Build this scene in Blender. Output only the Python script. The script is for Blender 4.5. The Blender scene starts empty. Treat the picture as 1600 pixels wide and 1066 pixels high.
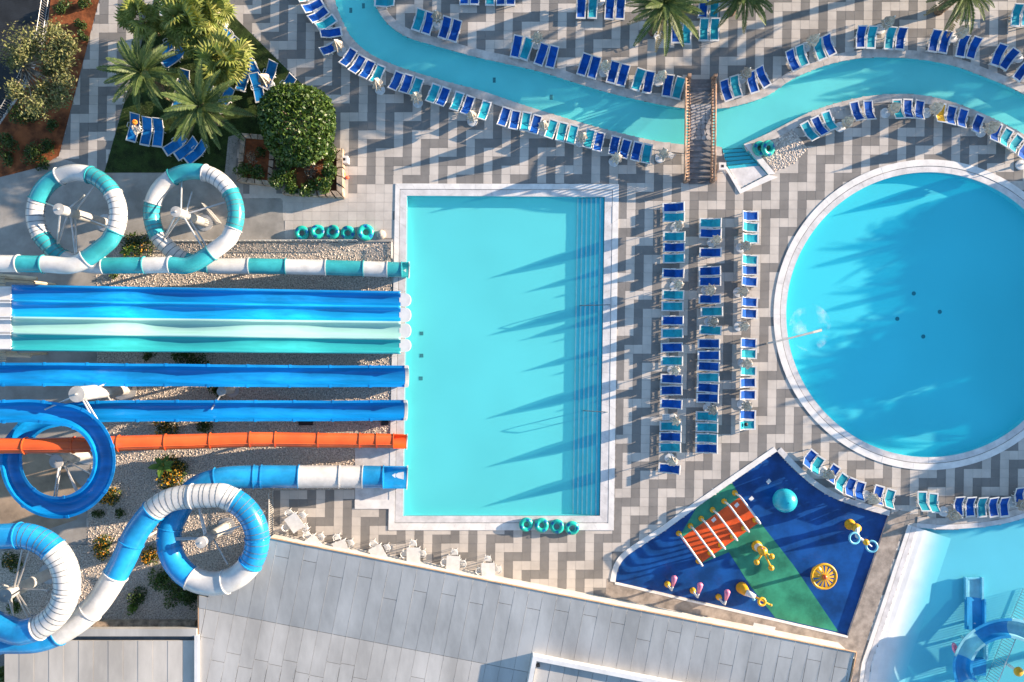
import bpy, math, random
from mathutils import Vector, Matrix
from mathutils.geometry import tessellate_polygon
R = math.radians
PI = math.pi
random.seed(11)
scene = bpy.context.scene
COL = scene.collection

# ------------------------------------------------------------------ camera, sky, sun, exposure
CAMH = 60.0                      # the drone looks straight down from 60 m
cam_d = bpy.data.cameras.new('camera')
cam_d.sensor_fit = 'HORIZONTAL'
cam_d.angle = 2 * math.atan(40.0 / CAMH)
cam_d.clip_end = 6000
cam = bpy.data.objects.new('camera', cam_d)
cam.location = (0, 0, CAMH)
COL.objects.link(cam)
scene.camera = cam

SUN_EL, SUN_AZ = R(12.0), R(15.0)          # low morning sun, from the right and slightly above
world = bpy.data.worlds.new('World')
scene.world = world
world.use_nodes = True
wn = world.node_tree
wn.nodes.clear()
sky = wn.nodes.new('ShaderNodeTexSky')
sky.sky_type = 'NISHITA'
sky.sun_disc = False
sky.sun_elevation = SUN_EL
sky.sun_rotation = R(90) - SUN_AZ
sky.air_density = 1.0
sky.dust_density = 0.2
sky.ozone_density = 1.7
bg = wn.nodes.new('ShaderNodeBackground')
bg.inputs[1].default_value = 0.12
wo = wn.nodes.new('ShaderNodeOutputWorld')
wn.links.new(sky.outputs[0], bg.inputs[0])
wn.links.new(bg.outputs[0], wo.inputs[0])

sun_d = bpy.data.lights.new('sun', 'SUN')
sun_d.energy = 5.0
sun_d.angle = R(0.5)
sun_d.color = (1.0, 0.79, 0.58)
sun = bpy.data.objects.new('sun', sun_d)
sdir = Vector((math.cos(SUN_EL) * math.cos(SUN_AZ), math.cos(SUN_EL) * math.sin(SUN_AZ), math.sin(SUN_EL)))
sun.rotation_euler = sdir.to_track_quat('Z', 'Y').to_euler()
sun.location = sdir * 200
COL.objects.link(sun)
vs = scene.view_settings
vs.view_transform = 'Standard'
vs.look = 'None'
vs.gamma = 1.0
vs.exposure = 1.65
vs.use_curve_mapping = False

# ------------------------------------------------------------------ helpers
def W(px, py, h=0.0):
    """a point at height h that stands over the given spot of the plan (20 plan units = 1 m on the ground)"""
    k = (CAMH - h) / CAMH / 20.0
    return Vector(((px - 800.0) * k, (533.0 - py) * k, h))

def tag(o, label=None, cat=None, group=None, kind=None):
    if label: o['label'] = label
    if cat: o['category'] = cat
    if group: o['group'] = group
    if kind: o['kind'] = kind
    return o

def empty(name, loc=(0, 0, 0), rz=0.0):
    o = bpy.data.objects.new(name, None)
    o.empty_display_size = 0.3
    o.location = loc
    o.rotation_euler = (0, 0, rz)
    COL.objects.link(o)
    return o

def link(name, me, parent=None, loc=None):
    o = bpy.data.objects.new(name, me)
    if parent is not None: o.parent = parent
    if loc is not None: o.location = loc
    COL.objects.link(o)
    return o

class MB:
    def __init__(s):
        s.v = []; s.f = []
    def quad(s, a, b, c, d):
        n = len(s.v); s.v += [tuple(a), tuple(b), tuple(c), tuple(d)]; s.f.append((n, n+1, n+2, n+3)); return s
    def tri(s, a, b, c):
        n = len(s.v); s.v += [tuple(a), tuple(b), tuple(c)]; s.f.append((n, n+1, n+2)); return s
    def box(s, c, size, rz=0.0, rx=0.0, ry=0.0, taper=0.0):
        n = len(s.v)
        m = Matrix.Rotation(rz, 3, 'Z') @ Matrix.Rotation(ry, 3, 'Y') @ Matrix.Rotation(rx, 3, 'X')
        c = Vector(c)
        for dz in (-.5, .5):
            t = 1 - taper if dz > 0 else 1
            for dx, dy in ((-.5, -.5), (.5, -.5), (.5, .5), (-.5, .5)):
                s.v.append(tuple(c + m @ Vector((dx*size[0]*t, dy*size[1]*t, dz*size[2]))))
        for f in ((3,2,1,0), (4,5,6,7), (0,1,5,4), (1,2,6,5), (2,3,7,6), (3,0,4,7)):
            s.f.append(tuple(n + i for i in f))
        return s
    def bar(s, a, b, r, n=8, r2=None, caps=True):
        return s.tube([a, b], [r, r if r2 is None else r2], n, caps)
    def tube(s, pts, rad, n=8, caps=True, closed=False):
        pts = [Vector(p) for p in pts]
        if not isinstance(rad, (list, tuple)): rad = [rad] * len(pts)
        base = len(s.v); m = len(pts)
        prev = None
        for i, p in enumerate(pts):
            if closed: t = pts[(i+1) % m] - pts[i-1]
            else: t = pts[min(i+1, m-1)] - pts[max(i-1, 0)]
            if t.length < 1e-9: t = Vector((0, 0, 1))
            t.normalize()
            if prev is None:
                up = Vector((0, 0, 1)) if abs(t.z) < .9 else Vector((1, 0, 0))
                u = t.cross(up).normalized()
            else:
                u = (prev - t * prev.dot(t))
                u = u.normalized() if u.length > 1e-6 else t.cross(Vector((0, 0, 1))).normalized()
            prev = u
            w = t.cross(u)
            for k in range(n):
                a = 2*PI*k/n
                s.v.append(tuple(p + (u*math.cos(a) + w*math.sin(a)) * rad[i]))
        rng = m if closed else m - 1
        for i in range(rng):
            j = (i + 1) % m
            for k in range(n):
                k2 = (k+1) % n
                s.f.append((base+i*n+k, base+i*n+k2, base+j*n+k2, base+j*n+k))
        if caps and not closed:
            s.f.append(tuple(base + k for k in reversed(range(n))))
            s.f.append(tuple(base + (m-1)*n + k for k in range(n)))
        return s
    def lathe(s, prof, c=(0, 0, 0), n=20, axis=None):
        """prof: (radius, height) list"""
        base = len(s.v); c = Vector(c)
        q = Vector(axis).to_track_quat('Z', 'Y') if axis is not None else None
        for r, z in prof:
            for k in range(n):
                a = 2*PI*k/n
                p = Vector((r*math.cos(a), r*math.sin(a), z))
                if q: p = q @ p
                s.v.append(tuple(c + p))
        for i in range(len(prof)-1):
            for k in range(n):
                k2 = (k+1) % n
                s.f.append((base+i*n+k, base+i*n+k2, base+(i+1)*n+k2, base+(i+1)*n+k))
        if prof[0][0] > 1e-6: s.f.append(tuple(base + k for k in reversed(range(n))))
        if prof[-1][0] > 1e-6: s.f.append(tuple(base + (len(prof)-1)*n + k for k in range(n)))
        return s
    def torus(s, c, R1, r, n=24, m=10, axis=None):
        c = Vector(c); q = Vector(axis).to_track_quat('Z', 'Y') if axis is not None else None
        pts = []
        for i in range(n):
            a = 2*PI*i/n
            p = Vector((R1*math.cos(a), R1*math.sin(a), 0))
            if q: p = q @ p
            pts.append(c + p)
        return s.tube(pts, r, m, closed=True)
    def sphere(s, c, r, n=16, m=10, sz=1.0):
        prof = [(r*math.sin(PI*i/m), -r*sz*math.cos(PI*i/m)) for i in range(m+1)]
        prof[0] = (0.0, prof[0][1]); prof[-1] = (0.0, prof[-1][1])
        return s.lathe(prof, c, n)
    def prism(s, poly, z0, z1, bottom=False):
        """poly: list of (x,y) world"""
        n = len(s.v); m = len(poly)
        ar = sum(poly[i][0]*poly[(i+1) % m][1] - poly[(i+1) % m][0]*poly[i][1] for i in range(m))
        if ar < 0: poly = list(reversed(poly))
        for z in (z0, z1):
            for p in poly: s.v.append((p[0], p[1], z))
        for i in range(m):
            j = (i+1) % m
            s.f.append((n+i, n+j, n+m+j, n+m+i))
        if m <= 4:
            s.f.append(tuple(n+m+i for i in range(m)))
        else:
            for t in tessellate_polygon([[Vector((p[0], p[1], 0)) for p in poly]]):
                a, b, c = t
                A, B, C_ = poly[a], poly[b], poly[c]
                if (B[0]-A[0])*(C_[1]-A[1]) - (B[1]-A[1])*(C_[0]-A[0]) < 0: b, c = c, b
                s.f.append((n+m+a, n+m+b, n+m+c))
        return s
    def sheet(s, polys, z):
        """flat sheet with holes (first polygon is the outline)"""
        pv = [[Vector((p[0], p[1], 0)) for p in po] for po in polys]
        flat = [p for po in pv for p in po]
        n = len(s.v)
        s.v += [(p.x, p.y, z) for p in flat]
        for a, b, c in tessellate_polygon(pv):
            A, B, C_ = flat[a], flat[b], flat[c]
            if (B.x-A.x)*(C_.y-A.y) - (B.y-A.y)*(C_.x-A.x) < 0: b, c = c, b
            s.f.append((n+a, n+b, n+c))
        return s
    def mesh(s, name, m, smooth=False):
        me = bpy.data.meshes.new(name)
        me.from_pydata(s.v, [], s.f)
        if smooth is True: me.polygons.foreach_set('use_smooth', [True]*len(s.f))
        me.materials.append(m)
        me.update()
        return me
    def build(s, name, m, parent=None, smooth=False, loc=None):
        return link(name, s.mesh(name, m, smooth), parent, loc)

def autosmooth(o, ang=40):
    me = o.data
    me.polygons.foreach_set('use_smooth', [True]*len(me.polygons))
    try: me.set_sharp_from_angle(angle=R(ang))
    except Exception: pass
    return o

def dup_tree(o, parent=None):
    c = o.copy(); COL.objects.link(c)
    if parent is not None:
        c.parent = parent
        c.matrix_parent_inverse = o.matrix_parent_inverse
    for ch in list(o.children): dup_tree(ch, c)
    return c

def inpoly(x, y, poly):
    ins = False; j = len(poly)-1
    for i in range(len(poly)):
        xi, yi = poly[i]; xj, yj = poly[j]
        if (yi > y) != (yj > y) and x < (xj-xi)*(y-yi)/(yj-yi)+xi: ins = not ins
        j = i
    return ins

def catmull(P, step=8.0):
    """smooth polyline through P (tuples of any length), resampled roughly every step"""
    out = []
    n = len(P)
    for i in range(n-1):
        p0 = P[max(i-1, 0)]; p1 = P[i]; p2 = P[i+1]; p3 = P[min(i+2, n-1)]
        d = math.dist(p1[:2], p2[:2]); k = max(1, int(d/step))
        for q in range(k):
            t = q/k
            out.append(tuple(.5*((2*b) + (-a+c)*t + (2*a-5*b+4*c-d_)*t*t + (-a+3*b-3*c+d_)*t**3) for a, b, c, d_ in zip(p0, p1, p2, p3)))
    out.append(tuple(P[-1]))
    return out

def offset_line(pts, d, closed=False):
    """offset a plan polyline to its left by d (y downwards)"""
    n = len(pts); out = []
    for i in range(n):
        if closed: a, b, c = pts[i-1], pts[i], pts[(i+1) % n]
        else: a, b, c = pts[max(i-1, 0)], pts[i], pts[min(i+1, n-1)]
        def nrm(p, q):
            l = math.dist(p, q)
            return None if l < 1e-6 else ((q[1]-p[1])/l, -(q[0]-p[0])/l)
        n1, n2 = nrm(a, b), nrm(b, c)
        if n1 is None: n1 = n2
        if n2 is None: n2 = n1
        mx, my = n1[0]+n2[0], n1[1]+n2[1]
        l2 = mx*mx+my*my
        k = 2.0/max(l2, .5)
        out.append((b[0]+mx*k*d, b[1]+my*k*d))
    return out

def clip(poly, a, b, c):
    """keep a*x+b*y<=c"""
    out = []
    for i in range(len(poly)):
        p, q = poly[i-1], poly[i]
        dp, dq = a*p[0]+b*p[1]-c, a*q[0]+b*q[1]-c
        if (dp <= 0) != (dq <= 0):
            t = dp/(dp-dq)
            out.append((p[0]+(q[0]-p[0])*t, p[1]+(q[1]-p[1])*t))
        if dq <= 0: out.append(q)
    return out

# ------------------------------------------------------------------ materials
def mat(name, col, rough=.6, var=.12, scale=1.5, bump=0.0, bscale=12.0, spec=.35, metal=0.0, objrand=0.0, col2=None, detail=4.0, coat=0.0, trans=0.0, mixpos=None, stretch=None):
    m = bpy.data.materials.new(name); m.use_nodes = True
    nt = m.node_tree; nd = nt.nodes; lk = nt.links
    b = nd['Principled BSDF']
    b.inputs['Roughness'].default_value = rough
    b.inputs['Specular IOR Level'].default_value = spec
    b.inputs['Metallic'].default_value = metal
    if coat: b.inputs['Coat Weight'].default_value = coat; b.inputs['Coat Roughness'].default_value = .12
    geo = nd.new('ShaderNodeNewGeometry')
    src = geo.outputs['Position']
    if stretch:
        mp = nd.new('ShaderNodeMapping'); mp.inputs['Scale'].default_value = stretch
        lk.new(src, mp.inputs[0]); src = mp.outputs[0]
    no = nd.new('ShaderNodeTexNoise'); no.inputs['Scale'].default_value = scale; no.inputs['Detail'].default_value = detail
    no.inputs['Roughness'].default_value = .62
    lk.new(src, no.inputs['Vector'])
    ramp = nd.new('ShaderNodeValToRGB')
    c2 = col2 or tuple(c*(1-2*var) for c in col)
    c1 = col if col2 else tuple(min(1, c*(1+var)) for c in col)
    ramp.color_ramp.elements[0].position = .36; ramp.color_ramp.elements[1].position = .64
    if mixpos: ramp.color_ramp.elements[0].position, ramp.color_ramp.elements[1].position = mixpos
    ramp.color_ramp.elements[0].color = (*c2, 1); ramp.color_ramp.elements[1].color = (*c1, 1)
    lk.new(no.outputs['Fac'], ramp.inputs[0])
    out = ramp.outputs[0]
    if objrand:
        oi = nd.new('ShaderNodeObjectInfo')
        hs = nd.new('ShaderNodeHueSaturation')
        mr = nd.new('ShaderNodeMapRange'); mr.inputs['To Min'].default_value = 1-objrand; mr.inputs['To Max'].default_value = 1+objrand
        lk.new(oi.outputs['Random'], mr.inputs['Value']); lk.new(mr.outputs[0], hs.inputs['Value'])
        lk.new(out, hs.inputs['Color']); out = hs.outputs[0]
    lk.new(out, b.inputs['Base Color'])
    if bump:
        n2 = nd.new('ShaderNodeTexNoise'); n2.inputs['Scale'].default_value = bscale; n2.inputs['Detail'].default_value = 5
        lk.new(geo.outputs['Position'], n2.inputs['Vector'])
        bp = nd.new('ShaderNodeBump'); bp.inputs['Strength'].default_value = bump; bp.inputs['Distance'].default_value = .03
        lk.new(n2.outputs['Fac'], bp.inputs['Height']); lk.new(bp.outputs[0], b.inputs['Normal'])
    if trans:
        tr = nd.new('ShaderNodeBsdfTranslucent'); lk.new(out, tr.inputs[0])
        mx = nd.new('ShaderNodeMixShader'); mx.inputs[0].default_value = trans
        lk.new(b.outputs[0], mx.inputs[1]); lk.new(tr.outputs[0], mx.inputs[2])
        lk.new(mx.outputs[0], nd['Material Output'].inputs[0])
    return m

def leafmat(name, cols, trans=.25, rough=.5, spec=.3):
    """foliage: every leaf face island gets its own tone"""
    m = bpy.data.materials.new(name); m.use_nodes = True
    nt = m.node_tree; nd = nt.nodes; lk = nt.links
    b = nd['Principled BSDF']; b.inputs['Roughness'].default_value = rough; b.inputs['Specular IOR Level'].default_value = spec
    geo = nd.new('ShaderNodeNewGeometry')
    oi = nd.new('ShaderNodeObjectInfo')
    ad = nd.new('ShaderNodeMath'); ad.operation = 'ADD'
    lk.new(geo.outputs['Random Per Island'], ad.inputs[0]); lk.new(oi.outputs['Random'], ad.inputs[1])
    fr = nd.new('ShaderNodeMath'); fr.operation = 'FRACT'; lk.new(ad.outputs[0], fr.inputs[0])
    ramp = nd.new('ShaderNodeValToRGB')
    el = ramp.color_ramp.elements
    while len(el) < len(cols): el.new(.5)
    for i, c in enumerate(cols):
        el[i].position = i/(len(cols)-1); el[i].color = (*c, 1)
    lk.new(fr.outputs[0], ramp.inputs[0])
    lk.new(ramp.outputs[0], b.inputs['Base Color'])
    tr = nd.new('ShaderNodeBsdfTranslucent'); lk.new(ramp.outputs[0], tr.inputs[0])
    mx = nd.new('ShaderNodeMixShader'); mx.inputs[0].default_value = trans
    lk.new(b.outputs[0], mx.inputs[1]); lk.new(tr.outputs[0], mx.inputs[2])
    lk.new(mx.outputs[0], nd['Material Output'].inputs[0])
    return m

def watermat(name, tint, bump=.06, scale=1.3, body=None, bodyfac=.25, shore=None):
    """pool water: tinted see-through body, a little scattering, and a mirror-like skin by Fresnel"""
    m = bpy.data.materials.new(name); m.use_nodes = True
    nt = m.node_tree; nd = nt.nodes; lk = nt.links
    nd.remove(nd['Principled BSDF'])
    tr = nd.new('ShaderNodeBsdfTransparent'); tr.inputs[0].default_value = (*tint, 1)
    df = nd.new('ShaderNodeBsdfDiffuse'); df.inputs[0].default_value = (*(body or tint), 1)
    m1 = nd.new('ShaderNodeMixShader'); m1.inputs[0].default_value = bodyfac
    if shore:      # the water gets deeper away from the beach line: weaker tint where it is thin
        p0, nrm, width = shore
        g2 = nd.new('ShaderNodeNewGeometry'); sb = nd.new('ShaderNodeVectorMath'); sb.operation = 'SUBTRACT'; sb.inputs[1].default_value = (*p0, 0)
        dt = nd.new('ShaderNodeVectorMath'); dt.operation = 'DOT_PRODUCT'; dt.inputs[1].default_value = (*nrm, 0)
        lk.new(g2.outputs['Position'], sb.inputs[0]); lk.new(sb.outputs[0], dt.inputs[0])
        sm = nd.new('ShaderNodeMapRange'); sm.interpolation_type = 'SMOOTHSTEP'; sm.inputs['From Min'].default_value = 0; sm.inputs['From Max'].default_value = width
        lk.new(dt.outputs['Value'], sm.inputs['Value'])
        mc = nd.new('ShaderNodeMix'); mc.data_type = 'RGBA'; 
        mc.inputs[6].default_value = (.99, .995, 1, 1); mc.inputs[7].default_value = (*tint, 1)
        lk.new(sm.outputs[0], mc.inputs[0]); lk.new(mc.outputs[2], tr.inputs[0])
        ml_ = nd.new('ShaderNodeMath'); ml_.operation = 'MULTIPLY'; ml_.inputs[1].default_value = bodyfac
        lk.new(sm.outputs[0], ml_.inputs[0]); lk.new(ml_.outputs[0], m1.inputs[0])
    lk.new(tr.outputs[0], m1.inputs[1]); lk.new(df.outputs[0], m1.inputs[2])
    gl = nd.new('ShaderNodeBsdfGlossy'); gl.inputs['Roughness'].default_value = .06
    geo = nd.new('ShaderNodeNewGeometry')
    no = nd.new('ShaderNodeTexNoise'); no.inputs['Scale'].default_value = scale; no.inputs['Detail'].default_value = 3
    lk.new(geo.outputs['Position'], no.inputs['Vector'])
    bp = nd.new('ShaderNodeBump'); bp.inputs['Strength'].default_value = bump; bp.inputs['Distance'].default_value = .05
    lk.new(no.outputs['Fac'], bp.inputs['Height']); lk.new(bp.outputs[0], gl.inputs['Normal'])
    fr = nd.new('ShaderNodeFresnel'); fr.inputs['IOR'].default_value = 1.2
    iv = nd.new('ShaderNodeMapRange'); iv.inputs['To Min'].default_value = 1.2; iv.inputs['To Max'].default_value = 1/1.2
    lk.new(geo.outputs['Backfacing'], iv.inputs['Value']); lk.new(iv.outputs[0], fr.inputs['IOR'])
    lk.new(bp.outputs[0], fr.inputs['Normal'])
    mx = nd.new('ShaderNodeMixShader')
    lk.new(fr.outputs[0], mx.inputs[0]); lk.new(m1.outputs[0], mx.inputs[1]); lk.new(gl.outputs[0], mx.inputs[2])
    lk.new(mx.outputs[0], nd['Material Output'].inputs[0])
    return m

def tilemat(name, col):
    """paving: each tile its own tone (by the tile cell), grain and a few stains"""
    m = mat(name, col, rough=.75, var=.07, scale=.55, bump=.15, bscale=30, spec=.2, detail=6)
    nt = m.node_tree; nd = nt.nodes; lk = nt.links
    b = nd['Principled BSDF']
    ramp = [n for n in nd if n.type == 'VALTORGB'][0]
    geo = [n for n in nd if n.type == 'NEW_GEOMETRY'][0]
    hs = nd.new('ShaderNodeHueSaturation')
    mr = nd.new('ShaderNodeMapRange'); mr.inputs['To Min'].default_value = .955; mr.inputs['To Max'].default_value = 1.04
    oi = nd.new('ShaderNodeObjectInfo'); ad = nd.new('ShaderNodeMath'); ad.operation = 'ADD'
    lk.new(geo.outputs['Random Per Island'], ad.inputs[0]); lk.new(oi.outputs['Random'], ad.inputs[1])
    frc = nd.new('ShaderNodeMath'); frc.operation = 'FRACT'; lk.new(ad.outputs[0], frc.inputs[0])
    lk.new(frc.outputs[0], mr.inputs['Value']); lk.new(mr.outputs[0], hs.inputs['Value'])
    lk.new(ramp.outputs[0], hs.inputs['Color']); lk.new(hs.outputs[0], b.inputs['Base Color'])
    return m

M = {}
M['tile_light'] = tilemat('tile_light', (.52, .475, .43))
M['tile_dark'] = tilemat('tile_dark', (.215, .203, .192))
M['grout'] = mat('grout', (.33, .31, .285), .9, .2, 2)
M['earth'] = mat('earth', (.22, .16, .11), .95, .25, .4, .3, 4)
M['soil'] = mat('soil', (.24, .075, .026), .95, .35, .9, .8, 6, detail=8)
M['asphalt'] = mat('asphalt', (.022, .026, .032), .9, .18, .8, .3, 40)
M['concrete'] = mat('concrete', (.33, .31, .285), .85, .14, .5, .15, 25, detail=8)
M['tan_concrete'] = mat('tan_concrete', (.36, .27, .19), .9, .2, .35, .15, 20, detail=8)
M['gravel'] = mat('gravel', (.50, .43, .36), .95, .28, 9, .9, 9, detail=3)
M['pebble'] = leafmat('pebble', [(.60, .52, .45), (.40, .34, .30), (.70, .63, .56), (.50, .41, .34), (.28, .25, .23)], trans=0, rough=.9)
M['lawn'] = mat('lawn', (.03, .055, .010), .95, .3, 1.2, .5, 30)
M['grass'] = leafmat('grass', [(.035, .07, .010), (.06, .09, .018), (.02, .05, .01), (.08, .09, .03)])
M['beach_floor'] = mat('beach_floor', (.72, .72, .72), .7, .05, .6)
_nt = M['beach_floor'].node_tree          # white plaster that turns to the blue pool paint away from the waterline
_g = _nt.nodes.new('ShaderNodeNewGeometry'); _sb = _nt.nodes.new('ShaderNodeVectorMath'); _sb.operation = 'SUBTRACT'; _sb.inputs[1].default_value = W(1432, 824)
_dt = _nt.nodes.new('ShaderNodeVectorMath'); _dt.operation = 'DOT_PRODUCT'; _dt.inputs[1].default_value = (.966, -.26, 0)
_mr = _nt.nodes.new('ShaderNodeMapRange'); _mr.interpolation_type = 'SMOOTHSTEP'; _mr.inputs['From Min'].default_value = .5; _mr.inputs['From Max'].default_value = 2.9
_mx = _nt.nodes.new('ShaderNodeMix'); _mx.data_type = 'RGBA'; _mx.inputs[7].default_value = (.26, .68, .74, 1)
_rp = [n for n in _nt.nodes if n.type == 'VALTORGB'][0]
_nt.links.new(_g.outputs['Position'], _sb.inputs[0]); _nt.links.new(_sb.outputs[0], _dt.inputs[0]); _nt.links.new(_dt.outputs['Value'], _mr.inputs['Value'])
_nt.links.new(_mr.outputs[0], _mx.inputs[0]); _nt.links.new(_rp.outputs[0], _mx.inputs[6]); _nt.links.new(_mx.outputs[2], _nt.nodes['Principled BSDF'].inputs['Base Color'])
M['marble'] = mat('marble', (.62, .60, .60), .55, .10, 1.2, .03, 12, detail=9)
M['coping_white'] = mat('coping_white', (.72, .70, .68), .6, .08, 1.0, detail=8)
M['coping_river'] = mat('coping_river', (.50, .46, .43), .7, .14, 1.1, .08, 18, detail=8)
M['deck_stone'] = mat('deck_stone', (.34, .29, .25), .85, .2, 1.2, .2, 20, detail=9)
M['kid_blue'] = mat('kid_blue', (.02, .26, .55), .3, .1, 1, spec=.45)
M['kid_pale'] = mat('kid_pale', (.22, .52, .62), .3, .1, 1, spec=.45)
M['dark_steel'] = mat('dark_steel', (.12, .15, .17), .5, .1, 2, metal=.5)
M['beige_stone'] = mat('beige_stone', (.50, .41, .33), .85, .14, 1.0, .1, 20, detail=8)
M['planter_stone'] = mat('planter_stone', (.40, .31, .23), .9, .25, 2.2, .5, 9, detail=8)
M['drain'] = mat('drain', (.05, .12, .13), .8, .1)
M['pool_floor'] = mat('pool_floor', (.21, .68, .67), .7, .03, .12, detail=2)
M['pool_wall'] = mat('pool_wall', (.20, .64, .66), .7, .04, .3)
M['pool_step'] = mat('pool_step', (.06, .50, .62), .7, .04, .3)
M['river_floor'] = mat('river_floor', (.24, .70, .66), .7, .05, .2, detail=3)
M['round_floor'] = mat('round_floor', (.20, .76, .78), .7, .05, .06, detail=2)
M['wade_floor'] = mat('wade_floor', (.26, .68, .74), .7, .05, .1, detail=3)
M['water'] = watermat('water', (.80, .985, .995), body=(.10, .75, .84), bodyfac=.14)
M['water_round'] = watermat('water_round', (.66, .955, .99), body=(.01, .60, .82), bodyfac=.20)
M['water_wade'] = watermat('water_wade', (.74, .94, .985), body=(.05, .50, .70), bodyfac=.16, shore=(tuple(W(1432, 824)[:2]), (.966, -.26), 3.6))
M['foam'] = mat('foam', (.78, .88, .90), .6, .12, 3, .4, 8)
_nt = M['foam'].node_tree; _nz = _nt.nodes.new('ShaderNodeTexNoise'); _nz.inputs['Scale'].default_value = 2.6; _nz.inputs['Detail'].default_value = 8
_mr = _nt.nodes.new('ShaderNodeMapRange'); _mr.inputs['From Min'].default_value = .47; _mr.inputs['From Max'].default_value = .75; _mr.inputs['To Max'].default_value = .55
_nt.links.new(_nz.outputs['Fac'], _mr.inputs['Value']); _nt.links.new(_mr.outputs[0], _nt.nodes['Principled BSDF'].inputs['Alpha'])
M['pad_blue'] = mat('pad_blue', (.006, .065, .26), .3, .22, .5, .05, 6, spec=.4, detail=6)
M['pad_green'] = mat('pad_green', (.035, .24, .15), .3, .2, .6, .05, 6, spec=.4, detail=6)
M['pad_orange'] = mat('pad_orange', (.62, .085, .015), .4, .12, .8, spec=.35)
M['white'] = mat('white_paint', (.64, .645, .65), .35, .05, 1.2)
M['white_plastic'] = mat('white_plastic', (.60, .605, .61), .4, .06, 2, spec=.4, objrand=.06)
M['steel'] = mat('galvanised_steel', (.50, .50, .50), .45, .08, 2, metal=.5)
M['steel_white'] = mat('painted_steel', (.43, .42, .40), .5, .10, 1.5)
M['cream'] = mat('cream_paint', (.58, .50, .38), .6, .1, 1.5)
M['tube_white'] = mat('tube_white', (.51, .512, .512), .25, .08, 1.1, detail=9, spec=.5, objrand=.05)
M['tube_teal'] = mat('tube_teal', (.032, .30, .345), .22, .11, .7, spec=.5, objrand=.12)
M['tube_blue'] = mat('tube_blue', (.012, .235, .52), .22, .12, .7, spec=.5, objrand=.14)
M['slide_blue'] = mat('slide_blue', (.004, .20, .53), .25, .14, .5, spec=.5, objrand=.05, stretch=(.25, 3, 3))
M['slide_mid'] = mat('slide_mid', (.006, .31, .68), .25, .14, .5, spec=.5, objrand=.05, stretch=(.25, 3, 3))
M['slide_mint'] = mat('slide_mint', (.30, .55, .52), .25, .06, .5, spec=.5, stretch=(.25, 3, 3))
M['slide_teal'] = mat('slide_teal', (.03, .36, .40), .25, .08, .5, spec=.5, stretch=(.25, 3, 3))
M['orange'] = mat('orange_gelcoat', (.62, .10, .022), .28, .08, .6, spec=.5, objrand=.07)
M['rib'] = mat('rib_grey', (.10, .12, .14), .6, .1)
M['sling_blue'] = mat('sling_blue', (.001, .068, .33), .75, .14, 2.2, .1, 60, spec=.2, objrand=.18)
M['sling_teal'] = mat('sling_teal', (.015, .31, .40), .75, .12, 2.2, .1, 60, spec=.2, objrand=.12)
M['sling_lawn'] = mat('sling_lawn', (.005, .17, .48), .75, .12, 2.2, .1, 60, spec=.2, objrand=.18)
M['sling_yellow'] = mat('sling_yellow', (.62, .36, .03), .85, .12, 3)
M['canvas'] = mat('canvas', (.54, .47, .39), .9, .16, 3.5, .3, 14, objrand=.12)
M['canvas_grey'] = mat('canvas_grey', (.36, .33, .29), .9, .16, 3.5, .3, 14, objrand=.12)
M['base_white'] = mat('base_white', (.60, .61, .62), .6, .1, 3, objrand=.08)
M['tube_ring'] = mat('swim_ring', (.012, .40, .33), .3, .1, 1.5, spec=.5, objrand=.06)
M['ring_dark'] = mat('swim_ring_blue', (.01, .12, .30), .3, .1, 1.5)
M['wood'] = mat('bridge_wood', (.40, .25, .17), .75, .3, 1.6, .2, 20, stretch=(4, .6, 4))
M['tread'] = mat('bridge_tread', (.22, .21, .21), .85, .18, 1.2, .15, 18)
M['flag'] = mat('flagstone', (.40, .38, .37), .85, .15, 1.5, .2, 14)
M['roof'] = mat('roof_sheet', (.43, .425, .415), .7, .12, .35, spec=.2, objrand=.05, stretch=(1, .35, 1), detail=7)
M['roof_warm'] = mat('roof_sheet_warm', (.50, .47, .43), .55, .12, .3, spec=.3, objrand=.05, stretch=(1, .35, 1), detail=7)
M['roof_trim'] = mat('roof_trim', (.46, .28, .17), .6, .12, 1)
M['plaster'] = mat('plaster', (.55, .52, .48), .85, .08, .8, .1, 12)
M['yellow'] = mat('yellow_gelcoat', (.70, .36, .015), .35, .1, 2, spec=.45)
M['pink'] = mat('pink_gelcoat', (.66, .20, .34), .35, .08, 2, spec=.45)
M['sky_blue'] = mat('ring_gelcoat', (.16, .50, .66), .35, .08, 2, spec=.45)
M['ball_teal'] = mat('ball_teal', (.015, .36, .46), .35, .1, 1, spec=.45)
M['trunk'] = mat('palm_trunk', (.18, .12, .075), .95, .35, 6, .8, 9)
M['bark'] = mat('bark', (.32, .26, .20), .9, .3, 3, .5, 9)
M['date_leaf'] = leafmat('date_leaf', [(.06, .10, .025), (.09, .14, .035), (.13, .17, .05), (.05, .09, .03)])
M['date_dry'] = leafmat('date_dry', [(.16, .15, .07), (.22, .18, .10), (.12, .13, .05)])
M['fan_leaf'] = leafmat('fan_leaf', [(.17, .21, .04), (.26, .28, .06), (.12, .17, .03), (.32, .31, .09)])
M['bush_leaf'] = leafmat('bush_leaf', [(.03, .075, .012), (.06, .12, .02), (.12, .18, .035), (.02, .05, .01)], spec=.5, rough=.38)
M['olive_leaf'] = leafmat('olive_leaf', [(.15, .17, .055), (.22, .22, .09), (.10, .125, .04), (.28, .25, .12)])
M['shrub_leaf'] = leafmat('shrub_leaf', [(.04, .08, .02), (.07, .11, .03), (.03, .06, .015)])
M['banana_leaf'] = leafmat('banana_leaf', [(.10, .20, .03), (.14, .24, .045)])
M['flower'] = leafmat('flower', [(.70, .36, .02), (.62, .22, .02), (.75, .45, .04)])
M['dry_twig'] = leafmat('dry_twig', [(.18, .13, .09), (.26, .2, .14)])
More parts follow.
